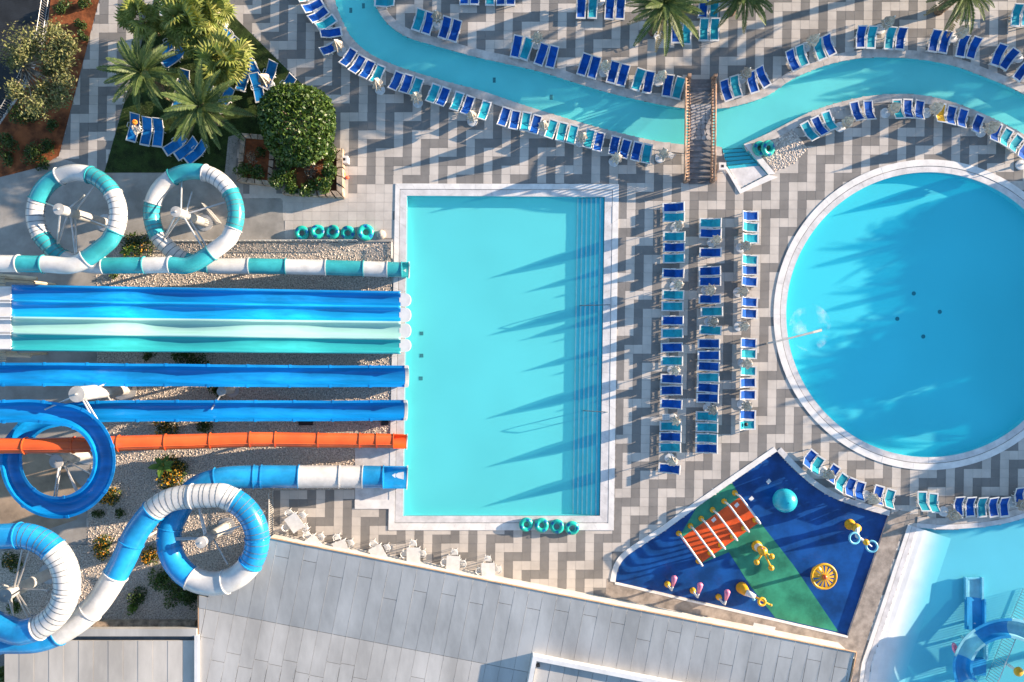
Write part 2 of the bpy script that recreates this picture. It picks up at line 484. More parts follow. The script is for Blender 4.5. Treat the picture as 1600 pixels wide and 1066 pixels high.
M['black'] = mat('black_plastic', (.02, .02, .022), .5, .1)
M['bin_white'] = mat('bin_white', (.68, .66, .64), .5, .06)
M['cloth'] = mat('cloth', (.66, .58, .48), .9, .1, 4, .3, 10)
M['orange_cloth'] = mat('orange_cloth', (.75, .25, .03), .9, .1, 4)
M['red_cloth'] = mat('red_cloth', (.70, .12, .06), .9, .1, 4)
# ------------------------------------------------------------------ plan outlines (plan units, y down)
S_BANK = catmull([(505, -140), (506, -60), (522, 0), (530, 22), (540, 45), (555, 66), (580, 86), (615, 102), (650, 114), (700, 129), (750, 142), (800, 159), (850, 175), (900, 190), (950, 204), (1005, 217), (1037, 223), (1074, 227), (1128, 231)], 10)
S_BANK2 = catmull([(1162, 226), (1200, 209), (1225, 196), (1262, 177.5), (1300, 164), (1340, 154), (1375, 149), (1417, 148), (1450, 151), (1487, 160), (1525, 174), (1562, 191), (1600, 211), (1650, 245), (1720, 300), (1760, 340)], 10)
N_BANK = catmull([(572, -140), (576, -50), (584, 0), (589, 12), (600, 30), (617, 46), (640, 59), (670, 68), (712, 80), (750, 90), (800, 101), (850, 113), (900, 129), (950, 144), (1000, 156), (1037, 164), (1074, 169), (1127, 169), (1162, 162), (1199, 149), (1237, 124), (1275, 107), (1312, 96), (1350, 90), (1387, 89), (1425, 91), (1462, 96), (1500, 105), (1537, 119), (1570, 132), (1600, 147), (1660, 180), (1740, 240), (1800, 290)], 10)
ENTRY = [(1128, 231), (1136, 262), (1157, 295), (1200, 273), (1162, 226)]
RIVER = S_BANK + ENTRY[1:4] + S_BANK2 + list(reversed(N_BANK))
RECT = [(636, 306), (945, 308), (937.5, 806), (630, 806)]
RC = (1451, 492)
def circ(c, r, n=120): return [(c[0]+r*math.cos(2*PI*i/n), c[1]+r*math.sin(2*PI*i/n)) for i in range(n)]
ROUND = circ(RC, 223)
PAD_UP = catmull([(1214, 705), (1245, 737), (1275, 762), (1307, 780), (1350, 795), (1389, 806)], 10)
PAD_LEFT = [(1214, 705), (1150, 749), (1089, 792), (1040, 828), (994, 858)] + catmull([(994, 858), (977, 871), (966, 887), (961, 910)], 5)[1:]
PAD = PAD_UP + [(1325, 994)] + list(reversed(PAD_LEFT))[:-1]
WADE_L = [(1432, 824), (1405, 905), (1380, 980), (1360, 1039), (1352, 1100), (1345, 1180)]
WADE_T = catmull([(1432, 824), (1462, 826.5), (1500, 826), (1550, 821), (1600, 809), (1700, 770)], 10)
WADE = WADE_T + [(1900, 780), (1900, 1180)] + list(reversed(WADE_L))[:-1]
LAWN = [(238, -30), (310, -30), (490, 150), (500, 235), (375, 215), (357, 270), (163, 270), (190, 175), (241, 0)]
SOIL = [(84, -40), (168, -40), (155, 0), (92, 244), (60, 262), (0, 277), (-200, 300), (-200, 330), (-240, 330), (-240, 300), (0, 195), (45, 130), (72, 60)]
ROAD = [(-900, -900), (95, -900), (80, 0), (68, 55), (40, 125), (0, 190), (-240, 300), (-900, 380)]
PATH = [(-240, 330), (-200, 320), (0, 277), (60, 262), (92, 246), (163, 270), (380, 270), (380, 311), (440, 311), (446, 378), (150, 378), (150, 660), (135, 762), (135, 850), (60, 850), (-240, 900)]
GRAVEL = [(150, 378), (612, 378), (612, 700), (556, 700), (556, 765), (427, 765), (427, 842), (412, 844), (400, 905), (311, 932), (311, 985), (90, 990), (-240, 1010), (-240, 902), (60, 852), (137, 852), (137, 762), (152, 660)]
PLAIN = [(380, 305), (575, 306), (578, 290), (617, 290), (617, 378), (380, 378)]
SURR = [(948, 905), (961, 910), (1325, 994), (1389, 806), (1404, 798), (1424, 800), (1417, 806), (1347, 1024), (1338, 1100), (1300, 1100), (1330, 1019), (945, 942)]
PLATF = [(555, 700), (631, 700), (631, 794), (555, 794)]
RECT_OUT = [(618, 287), (967, 288), (959, 828.5), (607, 828.5)]
PEBBLE = [(1170, 222), (1200, 224), (1238, 202), (1262, 232), (1240, 255), (1211, 268), (1196, 250)]
MAINROOF = [(412, 840), (1335, 1020), (1320, 1120), (311, 1120), (311, 932), (400, 905)]
PLANTER1 = [(377, 208), (430, 212), (424, 290), (369, 283)]
PLANTER2 = [(432, 222), (535, 232), (535, 308), (441, 303)]

def w2(poly, h=0.0): return [tuple(W(x, y, h)[:2]) for x, y in poly]

# ------------------------------------------------------------------ ground
G = MB(); G.quad((-2500, -2500, -.9), (2500, -2500, -.9), (2500, 2500, -.9), (-2500, 2500, -.9))
tag(G.build('ground', M['earth']), 'dry brown earth spreading under and around the water park', kind='structure')
D = MB().sheet([[(-75, -60), (75, -60), (75, 50), (-75, 50)], w2(RIVER), w2(RECT), w2(ROUND), w2(PAD), w2(WADE)], -.014)
deck = tag(D.build('paving', M['grout']), 'zigzag paved pool deck of pale beige and dark grey square tiles', kind='structure')

def flat(name, poly, z, m, label):
    return tag(MB().sheet([w2(poly)], z).build(name, m), label, kind='structure')
flat('road', ROAD, -.007, M['asphalt'], 'dark shaded asphalt road beyond the railing')
flat('flower_bed', SOIL, .012, M['soil'], 'strip of red brown soil planted with small shrubs beside the road')
flat('lawn', LAWN, .016, M['lawn'], 'dark green lawn under the palms and blue loungers')
flat('path', PATH, .004, M['concrete'], 'grey concrete path and yard beneath the slide rings')
flat('gravel_bed', GRAVEL, -.006, M['gravel'], 'pale gravel bed beneath the water slides')
flat('concrete_pad', [(-240, 700), (0, 700), (60, 690), (132, 765), (120, 812), (60, 832), (-240, 850)], .012, M['tan_concrete'], 'tan concrete slab below the blue spiral slide')
flat('pool_surround', SURR, .008, M['deck_stone'], 'brown stone terrace between the splash pad and the paddling pool')
flat('pebble_patch', PEBBLE, .008, M['beige_stone'], 'pebbled patch behind the swim rings by the river steps')
flat('stone_strip', [(357, 214), (374, 209), (366, 284), (350, 284)], .02, M['concrete'], 'narrow stone strip along the planter wall')

# ------------------------------------------------------------------ zigzag tiles
EXC = [RECT_OUT, PLATF, RIVER, circ(RC, 238, 90), PAD, WADE, LAWN, SOIL, ROAD, PATH, GRAVEL, SURR, PEBBLE, MAINROOF, PLANTER1, PLANTER2]
EXB = [(min(p[0] for p in e), max(p[0] for p in e), min(p[1] for p in e), max(p[1] for p in e), e) for e in EXC]
def blocked(x, y):
    for x0, x1, y0, y1, e in EXB:
        if x0 <= x <= x1 and y0 <= y <= y1 and inpoly(x, y, e): return True
    return False
def gridpt(c, r):
    y = 217.4 + 14.05*r
    x = 573.5 + 14.05*(c-1) - .0165*(y-217)
    return (x, y - .005*(x-650))
def isdark(c, r):
    k, odd = divmod(r, 2)
    q = (c - 1 - 2*k) % 6           # 0..5 from the run's first column
    if not odd: return q in (0, 1, 2, 4)
    return q in (0, 4)
def tile(mb, cx, cy, s, z, ox=0.0, oy=0.0):
    """one tile: slightly pillowed top, edges falling into the joint"""
    n = len(mb.v); h = s/2; b = h - .004
    for hh, zz in ((h, -.016), (b, z)):
        for dx, dy in ((-1, -1), (1, -1), (1, 1), (-1, 1)): mb.v.append((cx+dx*hh, cy+dy*hh, zz))
    mb.f += [(n+4, n+5, n+6, n+7), (n, n+1, n+5, n+4), (n+1, n+2, n+6, n+5), (n+2, n+3, n+7, n+6), (n+3, n, n+4, n+7)]
TS = 14.05/20 - .010
tl = {True: MB(), False: MB()}
cand = []
rt = random.Random(5)
for r in range(-30, 72):
    for c in range(-48, 100):
        x, y = gridpt(c + .5, r + .5)
        if not (-150 < x < 1850 and -170 < y < 1150): continue
        k = isdark(c, r)
        if inpoly(x, y, PLAIN): k = False
        corners = [(x-6.9, y-6.9), (x+6.9, y-6.9), (x+6.9, y+6.9), (x-6.9, y+6.9)]
        nb = [blocked(*p) for p in corners]
        p = W(x, y)
        z = rt.uniform(-.002, .002)
        if not any(nb) and not blocked(x, y):
            if 0 < x < 1600 and 0 < y < 1066: cand.append((math.hypot(x-900, y-500), p.x, p.y, z, k))
            else: tile(tl[k], p.x, p.y, TS, z)
        elif not all(nb) or not blocked(x, y):
            for i in range(4):
                for j in range(4):
                    sx, sy = x-7.025+3.5125*(i+.5), y-7.025+3.5125*(j+.5)
                    if not blocked(sx, sy):
                        q = W(sx, sy)
                        tl[k].quad((q.x-.0879, q.y-.0879, z), (q.x+.0879, q.y-.0879, z), (q.x+.0879, q.y+.0879, z), (q.x-.0879, q.y+.0879, z))
cand.sort()
pm = {}
for k in (True, False):
    t = MB(); tile(t, 0, 0, TS, 0); pm[k] = t.mesh('paving_tile', M['tile_dark' if k else 'tile_light'])
for i, (d, x, y, z, k) in enumerate(cand):
    if i < 300: link('paving_tile', pm[k], deck, (x, y, z))
    else: tile(tl[k], x, y, TS, z)
for k in (True, False):
    tag(tl[k].build('paving_tiles', M['tile_dark' if k else 'tile_light'], deck), kind='stuff')

# ------------------------------------------------------------------ pools
def basin(name, poly, depth, fm, wm, label):
    wp = w2(poly)
    mb = MB().sheet([wp], -depth)
    o = tag(mb.build(name, fm), label, kind='structure')
    wl = MB(); n = len(wp)
    for i in range(n):
        a, b = wp[i], wp[(i+1) % n]
        wl.quad((a[0], a[1], -depth), (b[0], b[1], -depth), (b[0], b[1], .03), (a[0], a[1], .03))
    wl.build('basin_wall', wm, o)
    return o
def water(name, poly, z, m, label):
    return tag(MB().sheet([w2(poly)], z).build(name, m), label, kind='structure')
def strip(mb, la, lb, z0, z1, h=0.0):
    """a solid band between two plan lines"""
    for i in range(len(la)-1):
        q = [W(*la[i]), W(*la[i+1]), W(*lb[i+1]), W(*lb[i])]
        mb.prism([tuple(p[:2]) for p in q], z0, z1)
    return mb
def coping_blocks(parent, line, d0, d1, z1, m, L=24.0, name='coping_stone', closed=False):
    """coping laid stone by stone along a plan line"""
    if closed: line = line + [line[0]]
    la, lb = offset_line(line, d0), offset_line(line, d1)
    acc = 0; start = 0
    for i in range(1, len(line)):
        acc += math.dist(line[i-1], line[i])
        if acc >= L or i == len(line)-1:
            A, B = la[start:i+1], lb[start:i+1]
            # pull the end in for a joint
            def pull(X):
                X = list(X); p, q = X[-2], X[-1]; l = math.dist(p, q)
                X[-1] = (q[0]+(p[0]-q[0])*.2/l, q[1]+(p[1]-q[1])*.2/l); return X
            o = strip(MB(), pull(A), pull(B), -.06, z1 + random.uniform(-.004, .004)).build(name, m, parent)
            start = i; acc = 0

# rectangular pool
pb = basin('pool_basin', RECT, .62, M['pool_floor'], M['pool_wall'], 'turquoise floor of the rectangular slide pool')
for i in range(6):
    t = .148 - .0245*i            # share of the width from the right
    x0 = lambda s: RECT[0][0]*0 + (RECT[1][0]*(1-s)+RECT[2][0]*s) - t*285
    q = [(x0(0), 308.5), (RECT[1][0]-1, 308.5), (RECT[2][0]-1, 805.5), (x0(1), 805.5)]
    MB().prism(w2(q), -.61, -.53 + .082*i).build('pool_step', M['pool_step'], pb)
    e = MB().prism(w2([(x0(0)-.2, 308.5), (x0(0)+2.0, 308.5), (x0(1)+2.0, 805.5), (x0(1)-.2, 805.5)]), -.53+.082*i-.03, -.53+.082*i+.005)
    e.build('step_nosing', M['marble'], pb)
water('pool_water', RECT, -.055, M['water'], 'still turquoise water in the rectangular slide pool')
cp = tag(empty('pool_coping', W(790, 560)), 'pale marble coping round the rectangular pool', kind='structure')
cp.location = (0, 0, 0)
def lerp(a, b, t): return (a[0]+(b[0]-a[0])*t, a[1]+(b[1]-a[1])*t)
def rect_ring(inner, outer, z1, m, nm, sides=(1, 1, 1, 1), n=(14, 20, 14, 20)):
    for s in range(4):
        if not sides[s]: continue
        a, b = inner[s], inner[(s+1) % 4]; c, d = outer[s], outer[(s+1) % 4]
        for i in range(n[s]):
            t0, t1 = i/n[s] + .0001, (i+1)/n[s] - .0003
            MB().prism(w2([lerp(a, b, t0), lerp(a, b, t1), lerp(c, d, t1), lerp(c, d, t0)]), -.06, z1 + random.uniform(-.003, .003)).build(nm, m, cp)
R_MID = [(625.5, 296.5), (956.5, 297.5), (949.5, 816.5), (617.5, 816.5)]
R_MID2 = [(624.7, 295.6), (957.3, 296.6), (950.3, 817.5), (616.7, 817.5)]
rect_ring(RECT, R_MID, .035, M['marble'], 'coping_stone')
rect_ring(R_MID2, RECT_OUT, .05, M['coping_white'], 'edge_stone')
MB().prism(w2([(555, 700), (617.3, 700), (617, 794), (555, 794)]), -.06, .03).build('landing_slab', M['marble'], cp)
MB().prism(w2([(554.6, 781), (617, 781), (617, 795), (554.6, 795)]), -.06, .056).build('edge_stone', M['coping_white'], cp)
for (dx, dy) in ((657, 521), (657, 556), (656, 592)):
    MB().prism(w2([(dx-3, dy-3), (dx+3, dy-3), (dx+3, dy+3), (dx-3, dy+3)]), -.63, -.605).build('floor_drain', M['drain'], pb)

# lazy river
rb = basin('river_basin', RIVER, .5, M['river_floor'], M['pool_wall'], 'pale turquoise floor of the winding lazy river')
water('river_water', RIVER, -.06, M['water'], 'turquoise water of the winding lazy river')
rcop = tag(empty('river_coping'), 'grey stone coping along both banks of the lazy river', kind='structure')
coping_blocks(rcop, N_BANK, -.5, 12, .035, M['coping_river'])
coping_blocks(rcop, S_BANK, .5, -13, .035, M['coping_river'])
coping_blocks(rcop, S_BANK2, .5, -12, .035, M['coping_river'])
for (dx, dy) in ((566, 5), (546, 12), (772, 122), (862, 149)):
    MB().prism(w2([(dx-2.2, dy-4), (dx+2.2, dy-4), (dx+2.2, dy+4), (dx-2.2, dy+4)]), -.51, -.485).build('floor_drain', M['drain'], rb)
for i in range(5):      # wide steps into the river
    t0, t1 = i/5, (i+1)/5
    L0, R0 = (1128, 231), (1162, 229); L1, R1 = (1140, 264), (1186, 259)
    q = [lerp(L0, L1, t0), lerp(R0, R1, t0), (1199, 272), (1157, 294)]
    MB().prism(w2(q), -.49, -.42+.072*i).build('river_step', M['pool_step'], rb)
    MB().prism(w2([lerp(q[0], q[3], 0), lerp(q[1], q[2], 0), (q[1][0]+1, q[1][1]+1.5), (q[0][0]+.5, q[0][1]+1.6)]), -.45, -.413+.072*i).build('step_nosing', M['drain'], rb)
MB().prism(w2([(1140, 264), (1186, 259), (1199, 272.5), (1157, 294.5)]), -.4, -.035).build('river_step', M['marble'], rb)
ramp = tag(empty('river_entry_wall'), 'white coping framing the steps down into the lazy river', kind='structure')
for q in ([(1136.5, 262), (1129, 257), (1156, 303), (1157.5, 295.5)], [(1157.5, 295.5), (1156, 303), (1215, 277), (1200.5, 273.2)],
          [(1200.5, 273.2), (1211, 272), (1172, 224), (1162, 226)]):
    MB().prism(w2(q), -.05, .07).build('edge_stone', M['coping_white'], ramp)

# round pool
ob = basin('round_basin', ROUND, .6, M['round_floor'], M['pool_wall'], 'blue floor of the large round pool')
water('round_water', ROUND, -.055, M['water_round'], 'deep blue water of the large round pool')
ocop = tag(empty('round_coping'), 'pale double ring of coping round the circular pool', kind='structure')
cl = circ(RC, 223)
coping_blocks(ocop, cl, -.3, 8.6, .03, M['marble'], 34, closed=True)
coping_blocks(ocop, cl, 9.6, 19.5, .05, M['coping_white'], 40, 'edge_stone', closed=True)
for (dx, dy) in ((1434, 458), (1475, 487), (1408, 498), (1449, 526)):
    MB().prism(w2(circ((dx, dy), 3.4, 10)), -.61, -.585).build('floor_drain', M['drain'], ob)
fo = MB()
fr_ = random.Random(3); nf_ = 48
for q in range(nf_):
    fo_ring = []
    a0_, a1_ = 2*PI*q/nf_, 2*PI*(q+1)/nf_
    fo.quad(*[(*W(1266+rr_*math.cos(aa), 512+rr_*1.12*math.sin(aa))[:2], -.02) for rr_, aa in ((6, a0_), (6, a1_), (33, a1_), (33, a0_))])
tag(fo.build('foam_patch', M['foam']), 'thin ring of foam where the spout stirs the round pool', 'foam', kind='stuff')

# paddling pool
wb = basin('paddling_basin', WADE, .42, M['wade_floor'], M['pool_wall'], 'blue floor of the paddling pool')
bs = MB(); o0, o1, o2 = WADE_L, offset_line(WADE_L, 14), offset_line(WADE_L, 62)
for i in range(len(WADE_L)-1):
    for A, B, za, zb in ((o0, o1, -.035, -.07), (o1, o2, -.07, -.415)):
        bs.quad((*W(*A[i])[:2], za), (*W(*B[i])[:2], zb), (*W(*B[i+1])[:2], zb), (*W(*A[i+1])[:2], za))
bs.build('beach_slope', M['beach_floor'], wb)
water('paddling_water', WADE, -.05, M['water_wade'], 'light blue water of the paddling pool')
wc = tag(empty('paddling_coping'), 'pale coping along the edge of the paddling pool', kind='structure')
coping_blocks(wc, WADE_L, .3, -7, .03, M['marble'], 28)
coping_blocks(wc, WADE_L, -7.8, -14, .045, M['coping_white'], 28, 'edge_stone')
coping_blocks(wc, WADE_T, -.3, 7, .03, M['marble'], 28)
coping_blocks(wc, WADE_T, 7.8, 17, .045, M['coping_river'], 28, 'edge_stone')
for (dx, dy) in ((1432, 930), (1425.5, 948), (1420, 966), (1413, 985)):
    MB().prism(w2([(dx-2.6, dy-2.6), (dx+2.6, dy-1.8), (dx+1.8, dy+3), (dx-3, dy+2.2)]), -.42, -.30).build('floor_drain', M['drain'], wb)

# splash pad
sp = basin('splash_pad', PAD, .20, M['pad_blue'], M['coping_river'], 'deep blue rubber floor of the children splash pad')
def padp(poly, z, nm, m, parent=sp):
    return MB().prism(w2(poly), -.199, z).build(nm, m, parent)
padp([(1090, 793), (1145, 755), (1158, 777), (1065, 842), (1063, 838)], -.193, 'green_band', M['pad_green'])
padp([(1090, 796), (1096, 882), (1188, 817), (1188, 816), (1241, 884), (1312, 989), (1213, 967), (1175, 919), (1140, 864)][1:], -.193, 'green_band', M['pad_green'])
padp([(1065, 842), (1158, 777), (1188, 817), (1095, 882)], -.187, 'orange_mat', M['pad_orange'])
for (dx, dy) in ((1202, 753), (1175, 780), (1152, 790), (1116, 813)):
    padp([(dx-4, dy+.5), (dx+1, dy-4.5), (dx+4.5, dy), (dx-.5, dy+4.5)], -.178, 'floor_grate', M['white'])
pc = tag(empty('splash_pad_coping'), 'white kerb round the splash pad', kind='structure')
coping_blocks(pc, PAD_LEFT, .2, -8, .04, M['coping_white'], 30)
coping_blocks(pc, PAD_UP, -.2, 8.5, .04, M['marble'], 30)
coping_blocks(pc, [(961, 910), (1080, 938), (1200, 965), (1325, 994)], .2, -3, .03, M['coping_white'], 60)
MB().prism(w2([(1178, 973), (1212, 980), (1210, 986), (1176, 979)]), .0, .02).build('floor_grate', M['white'], pc)
# ------------------------------------------------------------------ water slides
def sample(path, n_per=3.0):
    """path: (px, py, h) control points -> dense world points with plan arc length"""
    pl = catmull(path, n_per)
    ws = [W(*p) for p in pl]
    s = [0.0]
    for i in range(1, len(pl)): s.append(s[-1] + math.dist(pl[i-1][:2], pl[i][:2]))
    return pl, ws, s
def frame(ws, i):
    t = (ws[min(i+1, len(ws)-1)] - ws[max(i-1, 0)]).normalized()
    side = Vector((0, 0, 1)).cross(t).normalized()      # points to the left of travel
    return t, side, t.cross(side)
def sweep(ws, i0, i1, prof, closed=True, caps=False, bank=None, step=1):
    """sweep a section (list of (side, up)) along ws[i0..i1]"""
    mb = MB(); m = len(prof); idx = list(range(i0, i1, step))
    if idx[-1] != i1: idx.append(i1)
    for i in idx:
        t, sd, up = frame(ws, i)
        if bank:
            q = Matrix.Rotation(bank(i), 3, t); sd, up = q @ sd, q @ up
        for a, b in prof: mb.v.append(tuple(ws[i] + sd*a + up*b))
    for r in range(len(idx)-1):
        for k in range(m if closed else m-1):
            k2 = (k+1) % m
            mb.f.append((r*m+k, r*m+k2, (r+1)*m+k2, (r+1)*m+k))
    if caps:
        mb.f.append(tuple(range(m))); mb.f.append(tuple((len(idx)-1)*m + k for k in reversed(range(m))))
    return mb
def ringprof(r, n=22): return [(r*math.cos(2*PI*k/n), r*math.sin(2*PI*k/n)) for k in range(n)]
def find(s, v):
    for i, x in enumerate(s):
        if x >= v: return i
    return len(s)-1
def tube_slide(root, path, rad, secs, mats, open_last=True, ribgap=9.3, seam=False):
    pl, ws, s = sample(path)
    cur = 0.0
    for k, (col, striped, L) in enumerate(secs):
        i0, i1 = find(s, cur), find(s, cur+L)
        cur += L
        if i1 - i0 < 1: break
        last = open_last and k == len(secs)-1
        if last:      # open run-out: the lower part of the tube only, with a rim
            pr = [(rad*math.cos(a), rad*math.sin(a)) for a in [PI + PI*q/12 for q in range(13)]]
            pr2 = [((rad-.07)*math.cos(a), (rad-.07)*math.sin(a)) for a in [2*PI - PI*q/12 for q in range(13)]]
            pr = [(-rad, .12)] + pr + [(rad, .12), (rad-.07, .12)] + pr2 + [(-rad+.07, .12)]
            o = autosmooth(sweep(ws, i0, i1, pr, caps=True).build('run_out', mats[col], root), 50)
            rim = [(a*1.10, b*1.10) for a, b in [(rad*math.cos(t), rad*math.sin(t)) for t in [PI + PI*q/12 for q in range(13)]]] + [(rad*1.1, .15), (rad-.09, .15)] + [((rad-.09)*math.cos(a), (rad-.09)*math.sin(a)) for a in [2*PI - PI*q/12 for q in range(13)]] + [(-rad+.09, .15), (-rad*1.1, .15)]
            sweep(ws, max(i0, i1-1), i1, rim, caps=True).build('end_rim', M['tube_white'], o)
            continue
        o = sweep(ws, i0, i1, ringprof(rad)).build('tube_section', mats[col], root, smooth=True)
        # bolted flange where two sections meet: stands proud of the tube
        if i1 < len(ws)-2:
            fl = MB()
            t, sd, up = frame(ws, i1)
            for off in (-.035, .035):
                for a, b in ringprof(rad+.07): fl.v.append(tuple(ws[i1] + t*off + sd*a + up*b))
            m = 22
            for q in range(m): fl.f.append((q, (q+1) % m, m+(q+1) % m, m+q))
            fl.f.append(tuple(reversed(range(m)))); fl.f.append(tuple(range(m, 2*m)))
            fl.build('flange', mats[col], o)
        if striped:
            q = cur - L + ribgap*.55
            while q < cur - 2:
                i = find(s, q); t, sd, up = frame(ws, i)
                rb_ = MB()
                for off in (-.022, .022):
                    for a, b in ringprof(rad+.016, 18): rb_.v.append(tuple(ws[i] + t*off + sd*a + up*b))
                for z in range(18): rb_.f.append((z, (z+1) % 18, 18+(z+1) % 18, 18+z))
                rb_.build('rib', M['rib'], o)
                q += ribgap
        if seam:
            sweep(ws, i0, i1, [(-.35*rad-.03, -rad*0+math.sqrt(1-.1225)*rad*1.0), (-.35*rad+.03, math.sqrt(1-.1225)*rad*1.0+.02), (-.35*rad-.03, math.sqrt(1-.1225)*rad+.045)], caps=True).build('seam', mats[col], o)
    return ws, s
def arc(c, r, a0, a1, h0, h1, n):
    """points on a plan circle (angle 0 = right, 90 = up)"""
    return [(c[0]+r*math.cos(R(a0+(a1-a0)*i/n)), c[1]-r*math.sin(R(a0+(a1-a0)*i/n)), h0+(h1-h0)*i/n) for i in range(n+1)]

TM = {'w': M['tube_white'], 't': M['tube_teal'], 'b': M['tube_blue']}
# teal and white tube with two rings
p1 = [(-80, 412, 6.6), (0, 412, 6.35), (70, 413, 6.1), (118, 413, 5.95)] + arc((120, 335), 65, -48, 225, 5.75, 4.7, 16) + [(98, 403, 4.5), (140, 414, 4.4), (200, 415, 4.3), (262, 414, 4.1), (300, 413, 4.0)] + arc((303, 334), 66, -44, 228, 3.85, 2.7, 16) + [(285, 404, 2.5), (330, 415, 2.3), (400, 416, 1.9), (500, 418, 1.2), (600, 421, .7), (640, 422, .52)]
t1 = tag(empty('tube_slide', W(620, 421)), 'teal and white banded tube slide with two raised rings, beside the concrete path', 'water slide')
t1.location = (0, 0, 0)
def secs(path, marks, first=0.0):
    pl, ws, s = sample(path); cur = first; out = []
    for col, st, pt in marks:
        if pt is None: v = s[-1]
        else: v = min(((math.dist(p[:2], pt), q) for p, q in zip(pl, s) if cur+4 < q < cur+170))[1]
        out.append((col, st, v-cur)); cur = v
    return out
S1 = secs(p1, [('w', 0, (28, 412)), ('t', 0, (68, 413)), ('w', 0, (133, 401)), ('t', 0, (178, 362)), ('w', 1, (182, 300)), ('t', 1, (143, 266)), ('w', 0, (90, 268)), ('t', 0, (56, 310)), ('w', 1, (62, 368)), ('t', 1, (98, 403)), ('w', 0, (163, 415)), ('t', 0, (225, 415)), ('w', 0, (265, 414)), ('t', 0, (330, 395)), ('w', 0, (365, 358)), ('t', 1, (362, 302)), ('w', 1, (320, 266)), ('t', 0, (268, 272)), ('w', 0, (237, 316)), ('t', 1, (243, 369)), ('w', 1, (290, 406)), ('t', 0, (327, 415)), ('w', 0, (388, 416)), ('t', 0, (448, 417)), ('w', 0, (508, 418)), ('t', 0, (568, 420)), ('w', 0, (604, 421)), ('t', 0, (627, 422)), ('t', 0, None)])
tube_slide(t1, p1, .60, S1, TM)

# blue and white wide tube with two rings
A_, B_ = (30, 912), (333, 843)
p2 = [(-190, 880, 7.9), (-120, 852, 7.7), (-50, 842, 7.5)] + arc(A_, 75, 95, -95, 7.4, 6.9, 12) + [(-25, 968, 6.7), (-70, 948, 6.5), (-120, 945, 6.3), (-150, 972, 6.1), (-120, 1002, 5.9), (-60, 1006, 5.7), (0, 1002, 5.5), (60, 1000, 5.35), (105, 982, 5.25), (150, 945, 5.15), (188, 885, 5.05), (218, 825, 4.95), (262, 783, 4.9)] + arc(B_, 69, 105, -205, 4.85, 3.5, 18)[1:] + [(300, 768, 3.2), (342, 749, 3.0), (400, 745, 2.4), (470, 745, 1.8), (560, 745, 1.1), (637, 746, .72)]
t2 = tag(empty('tube_slide'), 'wide blue and white tube slide curling round two rings above the gravel', 'water slide')
pl2, ws2, s2 = sample(p2)
def sat(px, py, lo=0):
    best = min(range(len(pl2)), key=lambda i: (math.dist(pl2[i][:2], (px, py)) + (1e3 if s2[i] < lo else 0)))
    return s2[best]
marks = [('b', 0, (26, 837), 0), ('b', 1, (78, 857), 0), ('w', 1, (103, 930), 0), ('w', 1, (70, 977), 0), ('b', 0, (0, 1002), 700)]
pts_ = [('b', 0, sat(28, 837)), ('b', 1, sat(82, 858)), ('w', 1, sat(105, 925)), ('w', 1, sat(62, 980)), ('b', 0, sat(0, 975)+60), ('b', 0, sat(3, 1002, 600)), ('b', 0, sat(92, 990, 600)), ('w', 0, sat(140, 955, 600)), ('w', 0, sat(182, 900, 600)), ('b', 0, sat(206, 850, 600)), ('b', 0, sat(242, 800, 600)), ('w', 1, sat(300, 782, 600)), ('w', 1, sat(366, 784, 600))]
l0 = pts_[-1][2]
pts_ += [('b', 1, sat(402, 842, l0)), ('b', 1, sat(392, 880, l0)), ('w', 0, sat(352, 911, l0)), ('w', 0, sat(300, 903, l0)), ('b', 0, sat(266, 858, l0)), ('b', 0, sat(266, 825, l0))]
l1 = pts_[-1][2]
pts_ += [('b', 0, sat(340, 750, l1+30)), ('b', 0, sat(396, 745, l1)), ('b', 0, sat(409, 745, l1)), ('b', 0, sat(468, 745, l1)), ('w', 0, sat(530, 745, l1)), ('w', 0, sat(566, 745, l1)), ('b', 0, sat(599, 745, l1)), ('b', 0, s2[-1])]
S2 = []; prev = 0
for c, st, v in pts_:
    S2.append((c, st, max(v-prev, 1))); prev = v
tube_slide(t2, p2, .86, S2, TM, ribgap=9.0)

# orange tube
t3 = tag(empty('tube_slide'), 'straight orange tube slide running under the blue spiral', 'water slide')
p3 = [(-80, 699, 5.6), (0, 697, 5.3), (95, 696, 4.9), (220, 692, 4.0), (300, 690, 3.3), (400, 687, 2.4), (500, 688, 1.5), (600, 689, .8), (637, 690, .55)]
S3 = [('o', 0, 106), ('o', 0, 68), ('o', 0, 64), ('o', 0, 66), ('o', 0, 62), ('o', 0, 56), ('o', 0, 36), ('o', 0, 60), ('o', 0, 58), ('o', 0, 24), ('o', 0, 24), ('o', 0, 22)]
tot3 = sample(p3)[2][-1]; f = tot3/sum(x[2] for x in S3); S3 = [(a, b, c*f) for a, b, c in S3]
tube_slide(t3, p3, .56, S3, {'o': M['orange']}, seam=True)

